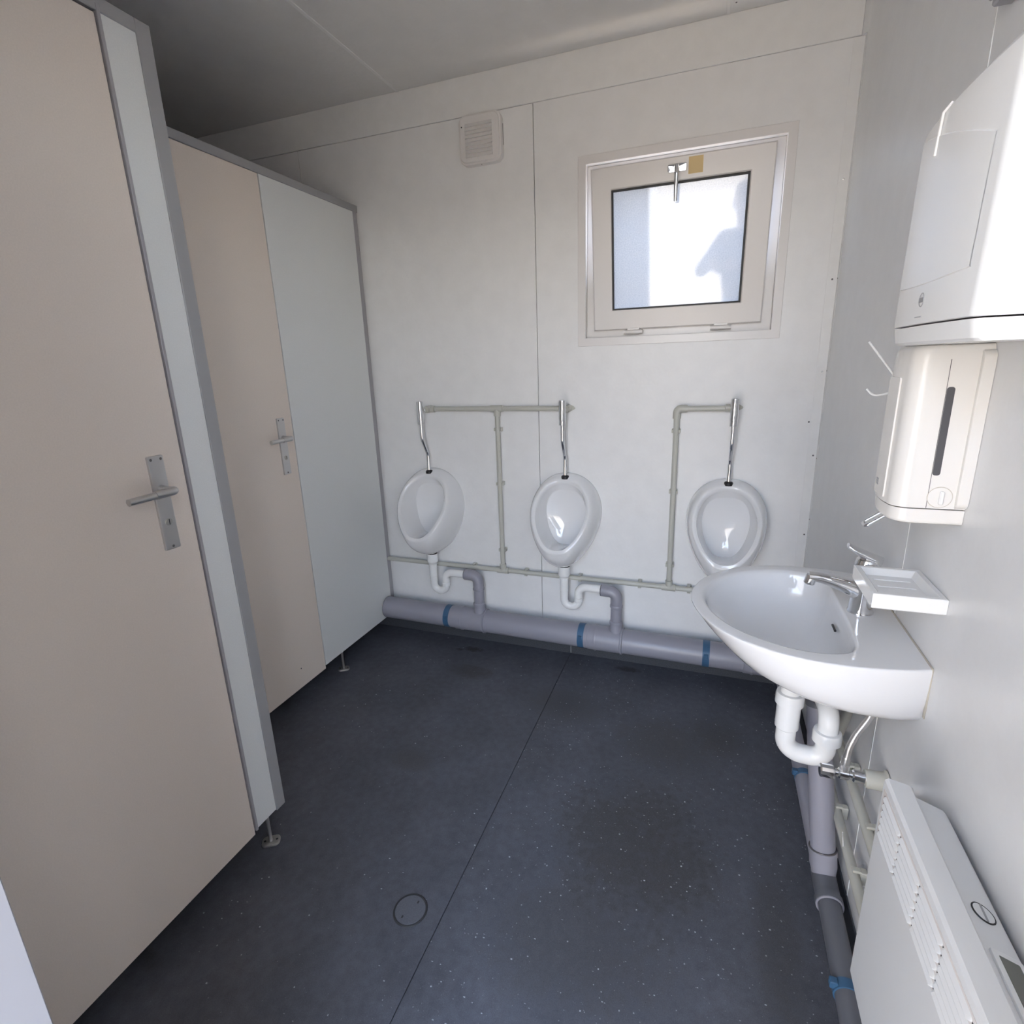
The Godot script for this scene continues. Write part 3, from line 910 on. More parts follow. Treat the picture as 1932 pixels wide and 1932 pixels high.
func build_basin() -> void:
	var t := thing("washbasin", "white ceramic washbasin mounted on the right wall", "washbasin", Vector3(0, 0.85, BZ))
	# plan as (x, z offset)
	var half := [Vector2(0, 0.222), Vector2(-0.05, 0.238), Vector2(-0.134, 0.250), Vector2(-0.215, 0.244), Vector2(-0.285, 0.217), Vector2(-0.340, 0.174), Vector2(-0.382, 0.113), Vector2(-0.404, 0.05), Vector2(-0.410, 0.0)]
	var full := half.duplicate()
	for i in range(half.size() - 2, -1, -1):
		full.append(Vector2(half[i].x, -half[i].y))
	var outer := smooth_loop(full, 6, false)
	var inner_half := [Vector2(-0.098, 0.0), Vector2(-0.099, 0.10), Vector2(-0.104, 0.165), Vector2(-0.128, 0.198), Vector2(-0.185, 0.211), Vector2(-0.250, 0.196), Vector2(-0.310, 0.158), Vector2(-0.352, 0.105), Vector2(-0.375, 0.05), Vector2(-0.382, 0.0)]
	var il := inner_half.duplicate()
	for i in range(inner_half.size() - 2, 0, -1):
		il.append(Vector2(inner_half[i].x, -inner_half[i].y))
	var inner := smooth_loop(il, 6)
	var ctr := Vector2(-0.20, 0.0)
	var angs := []
	for k in 120: angs.append(TAU * k / 120.0)
	for s in [-1.0, 1.0]:
		angs.append(fposmod((Vector2(0, 0.222 * s) - ctr).angle(), TAU))
	angs.sort()
	var ring := func(poly: Array, sx: float, sz: float, y: float, about: Vector2) -> Array:
		var out := []
		for i in range(angs.size() - 1, -1, -1):
			var q := cast(poly, ctr, Vector2.from_angle(angs[i]))
			q = about + (q - about) * Vector2(sx, sz)
			# the underside and the bowl floor rise towards the front lip
			var f := 0.35 * pow(absf(q.x) / 0.41, 1.2)
			if about.x < -0.1: f = maxf(f - 0.10, 0.0)
			out.append(Vector3(q.x, y + maxf(0.85 - y, 0.0) * f, BZ + q.y))
		return out
	var z0 := Vector2.ZERO
	var rings := []
	for a in [[0.30, 0.20, 0.700], [0.46, 0.42, 0.703], [0.60, 0.64, 0.710], [0.70, 0.80, 0.720], [0.78, 0.90, 0.735], [0.84, 0.955, 0.752], [0.90, 0.982, 0.780], [0.955, 0.996, 0.813], [0.985, 1.0, 0.836], [0.998, 1.0, 0.845]]:
		rings.append(ring.call(outer, a[0], a[1], a[2], z0))
	rings.append(ring.call(outer, 0.998, 0.996, 0.849, z0))
	rings.append(ring.call(outer, 0.989, 0.985, 0.851, z0))
	for a in [[1.03, 0.851], [1.0, 0.849], [0.975, 0.843], [0.955, 0.831], [0.93, 0.812], [0.89, 0.793], [0.82, 0.774], [0.68, 0.756], [0.48, 0.744], [0.2, 0.737]]:
		rings.append(ring.call(inner, a[0], a[0], a[1], Vector2(-0.195, 0.0)))
	part(t, "bowl", pen().loft(rings, true, true), M.ceramic, 50.0)
	part(t, "waste_outlet", pen().turned(Vector3(-0.195, 0.7355, BZ), Vector3.UP, [[0.024, 0.0], [0.024, 0.002], [0.021, 0.003], [0.017, 0.002]], 26), M.chrome)
	part(t, "overflow_slot", pen().tube([Vector3(-0.1095, 0.806, BZ - 0.012), Vector3(-0.1095, 0.806, BZ + 0.018)], 0.0026, 8), M.dark)
	var se := pen()
	se.box(Vector3(-0.003, 0.847, BZ - 0.22), Vector3(0.0, 0.8528, BZ + 0.222), 0.001)
	se.box(Vector3(-0.002, 0.752, BZ + 0.2155), Vector3(0.0, 0.850, BZ + 0.2232), 0.0008)
	part(t, "sealant_bead", se, M.sealant)

	var tap := thing("tap", "chrome single-lever mixer tap on the washbasin", "tap", Vector3(-0.066, 0.85, BZ + 0.004))
	var o := Vector3(-0.066, 0.851, BZ + 0.004)
	part(tap, "body", pen().turned(o, Vector3.UP, [[0.0245, 0.0], [0.0248, 0.003], [0.0228, 0.008], [0.0212, 0.04], [0.0208, 0.07], [0.021, 0.085], [0.0195, 0.092], [0.012, 0.096]], 36), M.chrome)
	var sp := pen()
	var rs := []
	for i in 13:
		var u := i / 12.0
		var c := o + Vector3(-0.006 - 0.098 * u, 0.046 + 0.030 * sin(u * 1.35) - 0.004 * u * u, 0)
		var w := lerpf(0.0185, 0.0115, minf(u * 1.2, 1.0))
		var h := lerpf(0.022, 0.0095, pow(u, 0.55))
		var r := []
		for k in 20:
			var f := -TAU * k / 20
			r.append(c + Vector3(0.25 * h * sin(f) * (1.0 - u), h * sin(f), w * cos(f)))
		rs.append(r)
	sp.loft(rs)
	part(tap, "spout", sp, M.chrome, 50.0)
	part(tap, "aerator", pen().turned(o + Vector3(-0.098, 0.074, 0), Vector3(-0.22, -1, 0), [[0.0098, 0.0], [0.0112, 0.004], [0.0112, 0.019], [0.0095, 0.021]], 22), M.chrome)
	var lv := pen()
	lv.turned(o + Vector3(0, 0.092, 0), Vector3.UP, [[0.0205, 0.0], [0.0222, 0.004], [0.0222, 0.016], [0.0195, 0.028], [0.012, 0.034]], 32)
	var lr := []
	for i in 9:
		var u := i / 8.0
		var c := o + Vector3(0.024 - 0.062 * u, 0.114 + 0.027 * u + 0.006 * u * u, 0.0)
		var w := 0.0195 - 0.005 * u
		if i == 0: w = 0.013
		if i == 8: w = 0.011
		var h := lerpf(0.0125, 0.0048, u)
		var r := []
		for k in 18:
			var f := -TAU * k / 18
			r.append(c + Vector3(0.3 * h * sin(f), h * sin(f), w * cos(f)))
		lr.append(r)
	lv.loft(lr)
	part(tap, "lever", lv, M.chrome, 50.0)

	# white bottle-neck trap below the basin
	var tr := thing("basin_trap", "white plastic bend trap under the washbasin", "trap", Vector3(-0.178, 0.45, 1.085))
	var z := 1.085
	var x := -0.178
	part(tr, "tailpiece", pen().turned(Vector3(x, 0.60, z), Vector3.UP, [[0.0215, 0.0], [0.0215, 0.098]], 28), M.bright_plastic)
	part(tr, "nut", pen().turned(Vector3(x, 0.600, z), Vector3.UP, [[0.0265, 0.0], [0.0305, 0.002], [0.0305, 0.024], [0.0285, 0.030], [0.022, 0.031]], 30), M.bright_plastic)
	var x2 := -0.094
	part(tr, "bend", pen().turned(Vector3(x, 0.535, z), Vector3.UP, [[0.0215, 0.0], [0.0258, 0.004], [0.0258, 0.066]], 28).tube(bend([Vector3(x, 0.545, z), Vector3(x, 0.472, z - 0.001), Vector3(x2, 0.472, z + 0.006), Vector3(x2, 0.535, z + 0.006)], 0.041, 12), 0.0218, 26), M.bright_plastic)
	part(tr, "nut", pen().turned(Vector3(x2, 0.520, z + 0.006), Vector3.UP, [[0.0265, 0.0], [0.0305, 0.002], [0.0305, 0.022], [0.0285, 0.028], [0.022, 0.029]], 30), M.bright_plastic)
	part(tr, "outlet_bend", pen().tube(bend([Vector3(x2, 0.53, z + 0.006), Vector3(x2, 0.594, z + 0.006), Vector3(x2 - 0.004, 0.590, z - 0.10)], 0.036, 12), 0.0215, 26), M.bright_plastic)

	# soap tray on the wall over the basin
	var dish := pen()
	var lo := Vector3(-0.109, 0.957, 1.172)
	var hi := Vector3(-0.0005, 0.985, 1.314)
	var dring := func(i: float, y: float) -> Array:
		return [Vector3(lo.x + i, y, lo.z + i), Vector3(lo.x + i, y, hi.z - i), Vector3(hi.x - i, y, hi.z - i), Vector3(hi.x - i, y, lo.z + i)]
	dish.loft([dring.call(0.002, lo.y), dring.call(0.0, lo.y + 0.002), dring.call(0.0, hi.y - 0.001), dring.call(0.001, hi.y), dring.call(0.009, hi.y), dring.call(0.011, hi.y - 0.002), dring.call(0.017, hi.y - 0.012)], true, true)
	var tray := thing("soap_tray", "square white plastic soap tray on the wall above the basin", "soap dish", Vector3(-0.05, 0.957, 1.243))
	part(tray, "dish", dish, M.bright_plastic, 30.0)
	for k in 3:
		part(tray, "drain_rib", pen().box(Vector3(-0.085, hi.y - 0.0125, 1.21 + k * 0.033), Vector3(-0.025, hi.y - 0.0105, 1.214 + k * 0.033), 0.0008), M.bright_plastic)

# ------------------------------------------------------------------ pipes under the basin
func build_right_pipes() -> void:
	var t := thing("waste_pipe", "slim grey waste pipe along the right wall with a riser to the basin", "pipe", Vector3(-0.06, 0.08, 1.1))
	var px := -0.046
	part(t, "floor_run", pen().tube([Vector3(px - 0.008, 0.118, 0.12), Vector3(px, 0.092, 1.03)], 0.0255, 28), M.pvc)
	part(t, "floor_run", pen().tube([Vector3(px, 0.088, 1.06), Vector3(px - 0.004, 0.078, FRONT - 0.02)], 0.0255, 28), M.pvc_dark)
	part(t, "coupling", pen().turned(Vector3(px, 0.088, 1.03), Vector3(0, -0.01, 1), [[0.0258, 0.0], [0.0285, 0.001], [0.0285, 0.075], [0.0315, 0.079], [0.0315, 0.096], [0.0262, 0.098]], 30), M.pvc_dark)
	part(t, "coupling_lip", pen().torus(Vector3(px, 0.087, 1.128), Vector3(0, -0.01, 1), 0.0286, 0.0026, 30, 8), M.pvc)
	var b0 := Vector3(-0.092, 0.550, 0.955)
	var b1 := Vector3(-0.052, 0.150, 1.030)
	var dir := (b1 - b0).normalized()
	part(t, "riser", pen().tube([b0, b1], 0.0288, 30), M.pvc)
	part(t, "riser_socket", pen().turned(b1 - dir * 0.012, dir, [[0.029, 0.0], [0.0335, 0.001], [0.0335, 0.014], [0.0318, 0.018], [0.0318, 0.045], [0.029, 0.06], [0.027, 0.075]], 30), M.pvc)
	part(t, "socket_seal", pen().torus(b1 - dir * 0.012, dir, 0.0308, 0.0022, 30, 8), M.screw)
	var sk := pen()
	sk.tube(bend([b0 + dir * 0.02, Vector3(-0.097, 0.592, 0.948), Vector3(-0.0975, 0.590, 1.005)], 0.03, 8), 0.0300, 28)
	part(t, "riser_elbow", sk, M.pvc_dark)
	part(t, "elbow_seal", pen().torus(Vector3(-0.0975, 0.590, 1.004), Vector3.BACK, 0.0265, 0.0045, 30, 8), M.rubber)
	for q in [[0.70, 0.102], [1.325, 0.086]]:
		var c := Vector3(px - 0.002, q[1], q[0])
		var st := part(t, "pipe_clamp", pen().turned(c + Vector3(0, 0, -0.011), Vector3.BACK, [[0.0256, 0.0], [0.0275, 0.0005], [0.0275, 0.0215], [0.0256, 0.022]], 30), M.strap)
		part(st, "buckle", pen().box(c + Vector3(-0.034, 0.006, -0.008), c + Vector3(-0.018, 0.024, 0.008), 0.002), M.strap)
		part(st, "wall_lug", pen().box(c + Vector3(0.015, -0.01, -0.01), c + Vector3(0.043, 0.01, 0.01), 0.001), M.strap)

	var w: Node3D
	for q in [[0.262, -0.028, "lower cream water pipe clipped along the right wall behind the grey waste pipe"], [0.412, -0.026, "upper cream water pipe along the right wall, passing behind the heater"]]:
		w = thing("supply_pipe", q[2], "pipe", Vector3(-0.03, q[0], 1.1), "cream pipes along the right wall")
		part(w, "pipe_run", pen().tube([Vector3(q[1], q[0], 0.03), Vector3(q[1], q[0] - 0.005, FRONT - 0.02)], 0.0112, 18), M.water)
		for cz in [0.35, 0.72, 1.0, 1.19, 1.36]:
			var c := Vector3(q[1], q[0] - 0.0025, cz + (0.03 if q[0] > 0.3 else 0.0))
			var p := pen()
			p.box(c + Vector3(0.010, -0.017, -0.009), c + Vector3(0.0245, 0.017, 0.009), 0.002)
			p.box(c + Vector3(-0.005, -0.0175, -0.007), c + Vector3(0.012, -0.0108, 0.007), 0.0015)
			p.box(c + Vector3(-0.005, 0.0108, -0.007), c + Vector3(0.012, 0.0175, 0.007), 0.0015)
			part(w, "pipe_clip", p, M.water)
	part(w, "riser", pen().tube(bend([Vector3(-0.026, 0.41, 0.90), Vector3(-0.026, 0.455, 0.925), Vector3(-0.030, 0.56, 0.985), Vector3(-0.030, 0.655, 0.985)], 0.04, 6), 0.0125, 18), M.water)
	part(w, "riser_clip", pen().box(Vector3(-0.045, 0.556, 0.969), Vector3(-0.002, 0.578, 1.001), 0.003), M.water)
	part(w, "wall_elbow", pen().turned(Vector3(-0.002, 0.524, 1.20), Vector3.LEFT, [[0.024, 0.0], [0.0235, 0.003], [0.0195, 0.005], [0.019, 0.036], [0.0175, 0.039], [0.013, 0.04]], 26), M.water)

	var v := thing("angle_valve", "small chrome angle valve below the basin", "valve", Vector3(-0.08, 0.525, 1.20))
	part(v, "body", pen().turned(Vector3(-0.036, 0.525, 1.20), Vector3.LEFT, [[0.0085, 0.0], [0.0125, 0.001], [0.0128, 0.026], [0.0095, 0.029], [0.0095, 0.034], [0.0118, 0.036], [0.0118, 0.052], [0.0085, 0.055], [0.0085, 0.062]], 24), M.chrome)
	part(v, "knob", pen().turned(Vector3(-0.096, 0.524, 1.20), Vector3.LEFT, [[0.0085, 0.0], [0.0135, 0.002], [0.0145, 0.006], [0.0145, 0.026], [0.0125, 0.029]], 12), M.chrome, 25.0)
	part(v, "outlet_nut", pen().turned(Vector3(-0.080, 0.530, 1.20), Vector3.UP, [[0.0075, 0.0], [0.0095, 0.010], [0.0095, 0.019], [0.0075, 0.020]], 12), M.steel_braid, 25.0)
	var h := thing("flexible_hose", "braided steel hose curving from the valve up to the tap", "hose", Vector3(-0.08, 0.55, 1.20))
	part(h, "hose", pen().tube(bend([Vector3(-0.080, 0.555, 1.20), Vector3(-0.075, 0.600, 1.196), Vector3(-0.034, 0.672, 1.172), Vector3(-0.030, 0.745, 1.125)], 0.10, 10), 0.0068, 16), M.steel_braid)
	part(h, "ferrule", pen().turned(Vector3(-0.080, 0.547, 1.20), Vector3(0.02, 1, -0.02), [[0.0078, 0.0], [0.0085, 0.002], [0.0085, 0.018], [0.007, 0.021]], 18), M.steel_braid)
	# stray cable tie
	single("cable_tie", pen().tube(bend([Vector3(-0.036, 0.262, 1.12), Vector3(-0.043, 0.300, 1.13), Vector3(-0.052, 0.335, 1.155)], 0.05, 5), 0.0014, 6), M.bright_plastic, "thin white cable tie end sticking up from the cream pipes", "cable tie")

# ------------------------------------------------------------------ dispensers
# plan ring with a convex front towards -x and rounded front corners
func front_ring(y: float, zc: float, w: float, depth: float, bulge: float, rad: float) -> Array:
	var poly := []
	var h := w * 0.5
	poly.append(Vector3(-0.0005, y, zc - h))
	poly.append(Vector3(-0.0005, y, zc + h))
	var rr := minf(rad, depth * 0.8)
	for k in 9:
		var f := PI * 0.5 * k / 8.0
		poly.append(Vector3(-(depth - rr) - rr * sin(f), y, zc + (h - rr) + rr * cos(f)))
	var m := 12
	for k in range(1, m):
		var u := lerpf(1.0, -1.0, float(k) / m)
		poly.append(Vector3(-depth - bulge * (1.0 - u * u), y, zc + (h - rr) * u))
	for k in range(8, -1, -1):
		var f := PI * 0.5 * k / 8.0
		poly.append(Vector3(-(depth - rr) - rr * sin(f), y, zc - (h - rr) - rr * cos(f)))
	poly.reverse()
	return poly

func build_dispensers() -> void:
	# soap dispenser
	var t := thing("soap_dispenser", "white wall soap dispenser with a dark level slot", "dispenser", Vector3(0, 1.11, 1.247))
	var zc := 1.246
	part(t, "back_plate", pen().plate(Vector3(-0.0005, 1.262, zc), Vector3.BACK, Vector3.UP, 0.138, 0.246, 0.012, 0.0155, 0.002), M.warm_plastic)
	var rings := []
	for a in [[1.1385, 0.1], [1.140, 0.0], [1.345, 0.0], [1.362, 0.012], [1.376, 0.04], [1.386, 0.10], [1.392, 0.22], [1.394, 0.45]]:
		var k: float = 1.0 - a[1] * (0.25 if a[0] > 1.2 else 0.02)
		rings.append(front_ring(a[0], zc, 0.122 * k, 0.101 * k, 0.003, 0.026))
	part(t, "cover", pen().loft(rings), M.warm_plastic, 50.0)
	var tr := []
	for a in [[1.1115, 0.94], [1.114, 0.975], [1.118, 0.985], [1.1365, 0.99]]:
		tr.append(front_ring(a[0], zc, 0.122 * a[1], 0.101 * a[1], 0.003, 0.026))
	part(t, "base_tray", pen().loft(tr), M.warm_plastic, 50.0)
	var side := zc + 0.061
	part(t, "cover_seam", pen().box(Vector3(-0.0535, 1.139, side - 0.001), Vector3(-0.0527, 1.372, side + 0.0002)), M.screw)
	part(t, "level_slot", pen().plate(Vector3(-0.0472, 1.262, side - 0.001), Vector3.RIGHT, Vector3.UP, 0.0105, 0.138, 0.004, 0.0016, 0.0004), M.slot)
	var lock := part(t, "lock", pen().turned(Vector3(-0.037, 1.1575, side - 0.001), Vector3.BACK, [[0.0165, 0.0], [0.0165, 0.0016], [0.0155, 0.0022]], 28), M.warm_plastic)
	part(lock, "lock_ring", pen().torus(Vector3(-0.037, 1.1575, side + 0.0002), Vector3.BACK, 0.0168, 0.0006, 28, 6), M.sealant)
	part(lock, "key_tab", pen().box(Vector3(-0.0385, 1.146, side), Vector3(-0.0325, 1.168, side + 0.006), 0.0015), M.bright_plastic)
	part(t, "front_panel", pen().plate(Vector3(-0.1028, 1.245, zc - 0.005), Vector3(0, 0, 1), Vector3.UP, 0.055, 0.20, 0.004, 0.0024, 0.0004), M.warm_plastic)
	for k in 3:
		part(t, "logo_mark", pen().box(Vector3(-0.1056, 1.160 + k * 0.0042, zc - 0.024), Vector3(-0.1048, 1.163 + k * 0.0042, zc - 0.012)), M.print)
	part(t, "push_bar", pen().tube(bend([Vector3(-0.078, 1.122, zc - 0.013), Vector3(-0.120, 1.088, zc - 0.013), Vector3(-0.120, 1.088, zc + 0.010), Vector3(-0.078, 1.122, zc + 0.010)], 0.006, 5), 0.0030, 12), M.chrome)

	# paper towel dispenser above it
	var p := thing("towel_dispenser", "large white paper towel dispenser with a sloping top", "dispenser", Vector3(0, 1.395, 1.42))
	zc = 1.4225
	var w := 0.305
	rings = []
	for a in [[1.4205, 0.1265], [1.4215, 0.128], [1.66, 0.1245], [1.683, 0.1225]]:
		rings.append(front_ring(a[0], zc, w, a[1], 0.007, 0.016))
	for k in 9:
		var u := k / 8.0
		rings.append(front_ring(1.687 + 0.128 * u, zc, w - 0.002, lerpf(0.120, 0.004, u), lerpf(0.006, 0.0, u), 0.015))
	part(p, "cover", pen().loft(rings), M.bright_plastic, 35.0)
	tr = []
	for a in [[1.3945, 0.119], [1.398, 0.1235], [1.4185, 0.127]]:
		tr.append(front_ring(a[0], zc, w - 0.001, a[1], 0.007, 0.016))
	part(p, "bottom_tray", pen().loft(tr), M.bright_plastic, 35.0)
	# slightly raised curved front panel
	var fp := pen()
	var pr := []
	for q in [[1.4755, 0.0], [1.4765, 0.0022], [1.672, 0.0022], [1.6735, 0.0]]:
		var r := []
		for k in 15:
			var u := lerpf(-0.93, 0.90, k / 14.0)
			var base := lerpf(0.128, 0.1245, (q[0] - 1.4215) / 0.2385)
			var arch := 0.008 * (1.0 - u * u) * (-0.6 if q[0] < 1.5 else 1.0) - (0.0 if q[0] < 1.5 else 0.036 * (u + 1.0))
			r.append(Vector3(-base - 0.007 * (1.0 - u * u) - q[1], q[0] + arch, zc + (w * 0.5 - 0.016) * u))
		pr.append(r)
	for i in pr.size() - 1:
		for k in 14:
			fp.quad(pr[i][k], pr[i][k + 1], pr[i + 1][k + 1], pr[i + 1][k])
	part(p, "front_panel", fp, M.bright_plastic, 35.0)
	part(p, "level_slit", pen().tube([Vector3(-0.1340, 1.632, zc - 0.045), Vector3(-0.1315, 1.681, zc - 0.045), Vector3(-0.1235, 1.692, zc - 0.045)], 0.0018, 8), M.warm_plastic)
	var lg := part(p, "logo", pen().torus(Vector3(-0.1350, 1.4515, zc - 0.004), Vector3.LEFT, 0.0085, 0.0006, 24, 6), M.print)
	part(lg, "logo_mark", pen().box(Vector3(-0.1356, 1.4485, zc - 0.013), Vector3(-0.1340, 1.4545, zc + 0.004)), M.print)
	part(p, "hinge_notch", pen().box(Vector3(-0.1356, 1.4295, zc - 0.02), Vector3(-0.1340, 1.4308, zc + 0.004)), M.print)

# ------------------------------------------------------------------ electric heater
func build_heater() -> void:
	var t := thing("panel_heater", "white electric panel heater low on the right wall in the foreground", "heater", Vector3(-0.05, 0.3, 1.76))
	var z0 := 1.458
	var z1 := 2.07
	# cross-section, clockwise seen from +z, as (x, y)
	var prof := [Vector2(-0.008, 0.670), Vector2(-0.042, 0.640), Vector2(-0.042, 0.315), Vector2(-0.085, 0.300), Vector2(-0.092, 0.305), Vector2(-0.0955, 0.318), Vector2(-0.0955, 0.722), Vector2(-0.0945, 0.728), Vector2(-0.090, 0.7315), Vector2(-0.061, 0.7255), Vector2(-0.0585, 0.7235), Vector2(-0.0505, 0.7075), Vector2(-0.047, 0.7055), Vector2(-0.012, 0.6925), Vector2(-0.008, 0.688)]
	var ring := func(z: float, ins: float) -> Array:
		var c := Vector2(-0.05, 0.51)
		var out := []
		for q in prof:
			var e: Vector2 = q - c
			out.append(Vector3(c.x + e.x - signf(e.x) * minf(ins, absf(e.x)), c.y + e.y - signf(e.y) * minf(ins, absf(e.y)), z))
		out.reverse()
		return out
	part(t, "casing", pen().loft([ring.call(z0 + 0.0, 0.004), ring.call(z0 + 0.0015, 0.001), ring.call(z0 + 0.005, 0.0), ring.call(z1 - 0.005, 0.0), ring.call(z1, 0.004)], true, true), M.heater, 30.0)
	for zz in [z0 + 0.08, z1 - 0.08]:
		part(t, "wall_bracket", pen().box(Vector3(-0.0425, 0.45, zz - 0.02), Vector3(-0.001, 0.62, zz + 0.02), 0.002), M.zinc)
	var x := -0.0955
	part(t, "front_band", pen().box(Vector3(x - 0.0006, 0.6365, z0 + 0.012), Vector3(x + 0.001, 0.7185, z1 - 0.02)), M.heater_band)
	# pressed louvres in blocks of six
	var lm: ArrayMesh
	for g in 7:
		for k in 6:
			var lz := 1.480 + g * 0.0800
			var y := 0.7115 - k * 0.0133
			var o := MeshInstance3D.new()
			o.name = "louvre"
			if lm == null:
				var p := pen()
				var e := 0.0382
				var sec := func(zz: float, s: float) -> Array:
					return [Vector3(0.001, 0.0052 * s, zz), Vector3(-0.0042 * s - 0.0003, -0.0025 * s, zz), Vector3(-0.0042 * s - 0.0003, -0.0040 * s, zz), Vector3(0.001, -0.0046 * s, zz)]
				p.loft([sec.call(-e, 0.5), sec.call(-e + 0.003, 1.0), sec.call(e - 0.003, 1.0), sec.call(e, 0.5)])
				lm = p.mesh(Vector3.ZERO, 25.0)
			o.mesh = lm
			o.set_surface_override_material(0, M.heater)
			t.add_child(o, true)
			o.position = Vector3(x, y, lz + 0.039) - t.position
			if g < 6:
				var d := MeshInstance3D.new()
				d.name = "vent_hole"
				d.mesh = hole_mesh()
				d.set_surface_override_material(0, M.dark)
				t.add_child(d, true)
				d.position = Vector3(x - 0.0004, y - 0.001, lz - 0.0006) - t.position
	# round switch and display on the top
	var n := Vector3(0.348, 0.937, 0).normalized()
	var up := func(px: float, pz: float, d := 0.0) -> Vector3: return Vector3(px, lerpf(0.7055, 0.6925, (px + 0.047) / 0.035), pz) + n * d
	var bt := part(t, "dial", pen().turned(up.call(-0.0295, 1.645), n, [[0.0125, -0.001], [0.0125, 0.0012], [0.0115, 0.0016]], 30), M.heater)
	part(bt, "dial_ring", pen().torus(up.call(-0.0295, 1.645, 0.0008), n, 0.0128, 0.0010, 32, 8), M.dark)
	part(bt, "dial_mark", pen().box(up.call(-0.0295, 1.645, 0.0012) + Vector3(-0.0012, -0.0008, -0.0118), up.call(-0.0295, 1.645, 0.0012) + Vector3(0.0012, 0.0012, 0.0118)), M.print)
	var ux := Vector3(0, 0, -1)
	var uy := n.cross(ux).normalized()
	var dp := part(t, "display_bezel", pen().plate(up.call(-0.0285, 1.745), ux, uy, 0.095, 0.036, 0.004, 0.0035, 0.0015), M.heater)
	part(dp, "display", pen().plate(up.call(-0.0285, 1.745, 0.0033), ux, uy, 0.080, 0.022, 0.001, 0.0006, 0.0002), M.screen)

var hole: ArrayMesh
func hole_mesh() -> ArrayMesh:
	if hole == null:
		hole = pen().box(Vector3(-0.0006, -0.0012, -0.0012), Vector3(0.0006, 0.0012, 0.0012)).mesh()
	return hole

# ------------------------------------------------------------------ small things
func build_small() -> void:
	var d := thing("floor_drain", "round grey screw-down drain cover set in the floor", "drain cover", Vector3(-1.06, 0, 1.405))
	part(d, "rim", pen().torus(Vector3(-1.06, 0.0004, 1.405), Vector3.UP, 0.0428, 0.0030, 40, 8), M.dark)
	part(d, "cover", pen().turned(Vector3(-1.06, 0.0, 1.405), Vector3.UP, [[0.0405, 0.0], [0.0405, 0.0018], [0.0392, 0.0030]], 40), M.cover)
	for s in [-1, 1]:
		part(d, "lift_notch", pen().box(Vector3(-1.06, 0.0028, 1.405) + Vector3(0.010, 0, -0.024) * s - Vector3(0.0022, 0, 0.0035), Vector3(-1.06, 0.0034, 1.405) + Vector3(0.010, 0, -0.024) * s + Vector3(0.0022, 0, 0.0035)), M.dark)
	var h := thing("coat_hook", "thin white wire coat hook half hidden behind the soap dispenser", "hook", Vector3(0, 1.33, 0.98))
	part(h, "wall_plate", pen().plate(Vector3(-0.0005, 1.325, 0.98), Vector3.BACK, Vector3.UP, 0.022, 0.06, 0.006, 0.004, 0.001), M.bright_plastic)
	part(h, "upper_arm", pen().tube([Vector3(-0.003, 1.288, 0.98), Vector3(-0.055, 1.358, 0.98), Vector3(-0.093, 1.407, 0.98)], 0.0022, 10), M.bright_plastic)
	part(h, "lower_arm", pen().tube(bend([Vector3(-0.003, 1.318, 0.98), Vector3(-0.05, 1.301, 0.98), Vector3(-0.072, 1.297, 0.98), Vector3(-0.086, 1.312, 0.98)], 0.016, 5), 0.0022, 10), M.bright_plastic)
	var b := thing("wall_box", "grey box high on the right wall above the paper towel dispenser", "box", Vector3(0, 1.89, 1.25))
	part(b, "housing", pen().box(Vector3(-0.028, 1.884, 1.142), Vector3(-0.001, 2.06, 1.42), 0.003), M.post)
	part(b, "lid", pen().box(Vector3(-0.036, 1.890, 1.148), Vector3(-0.0285, 2.055, 1.415), 0.003), M.post)

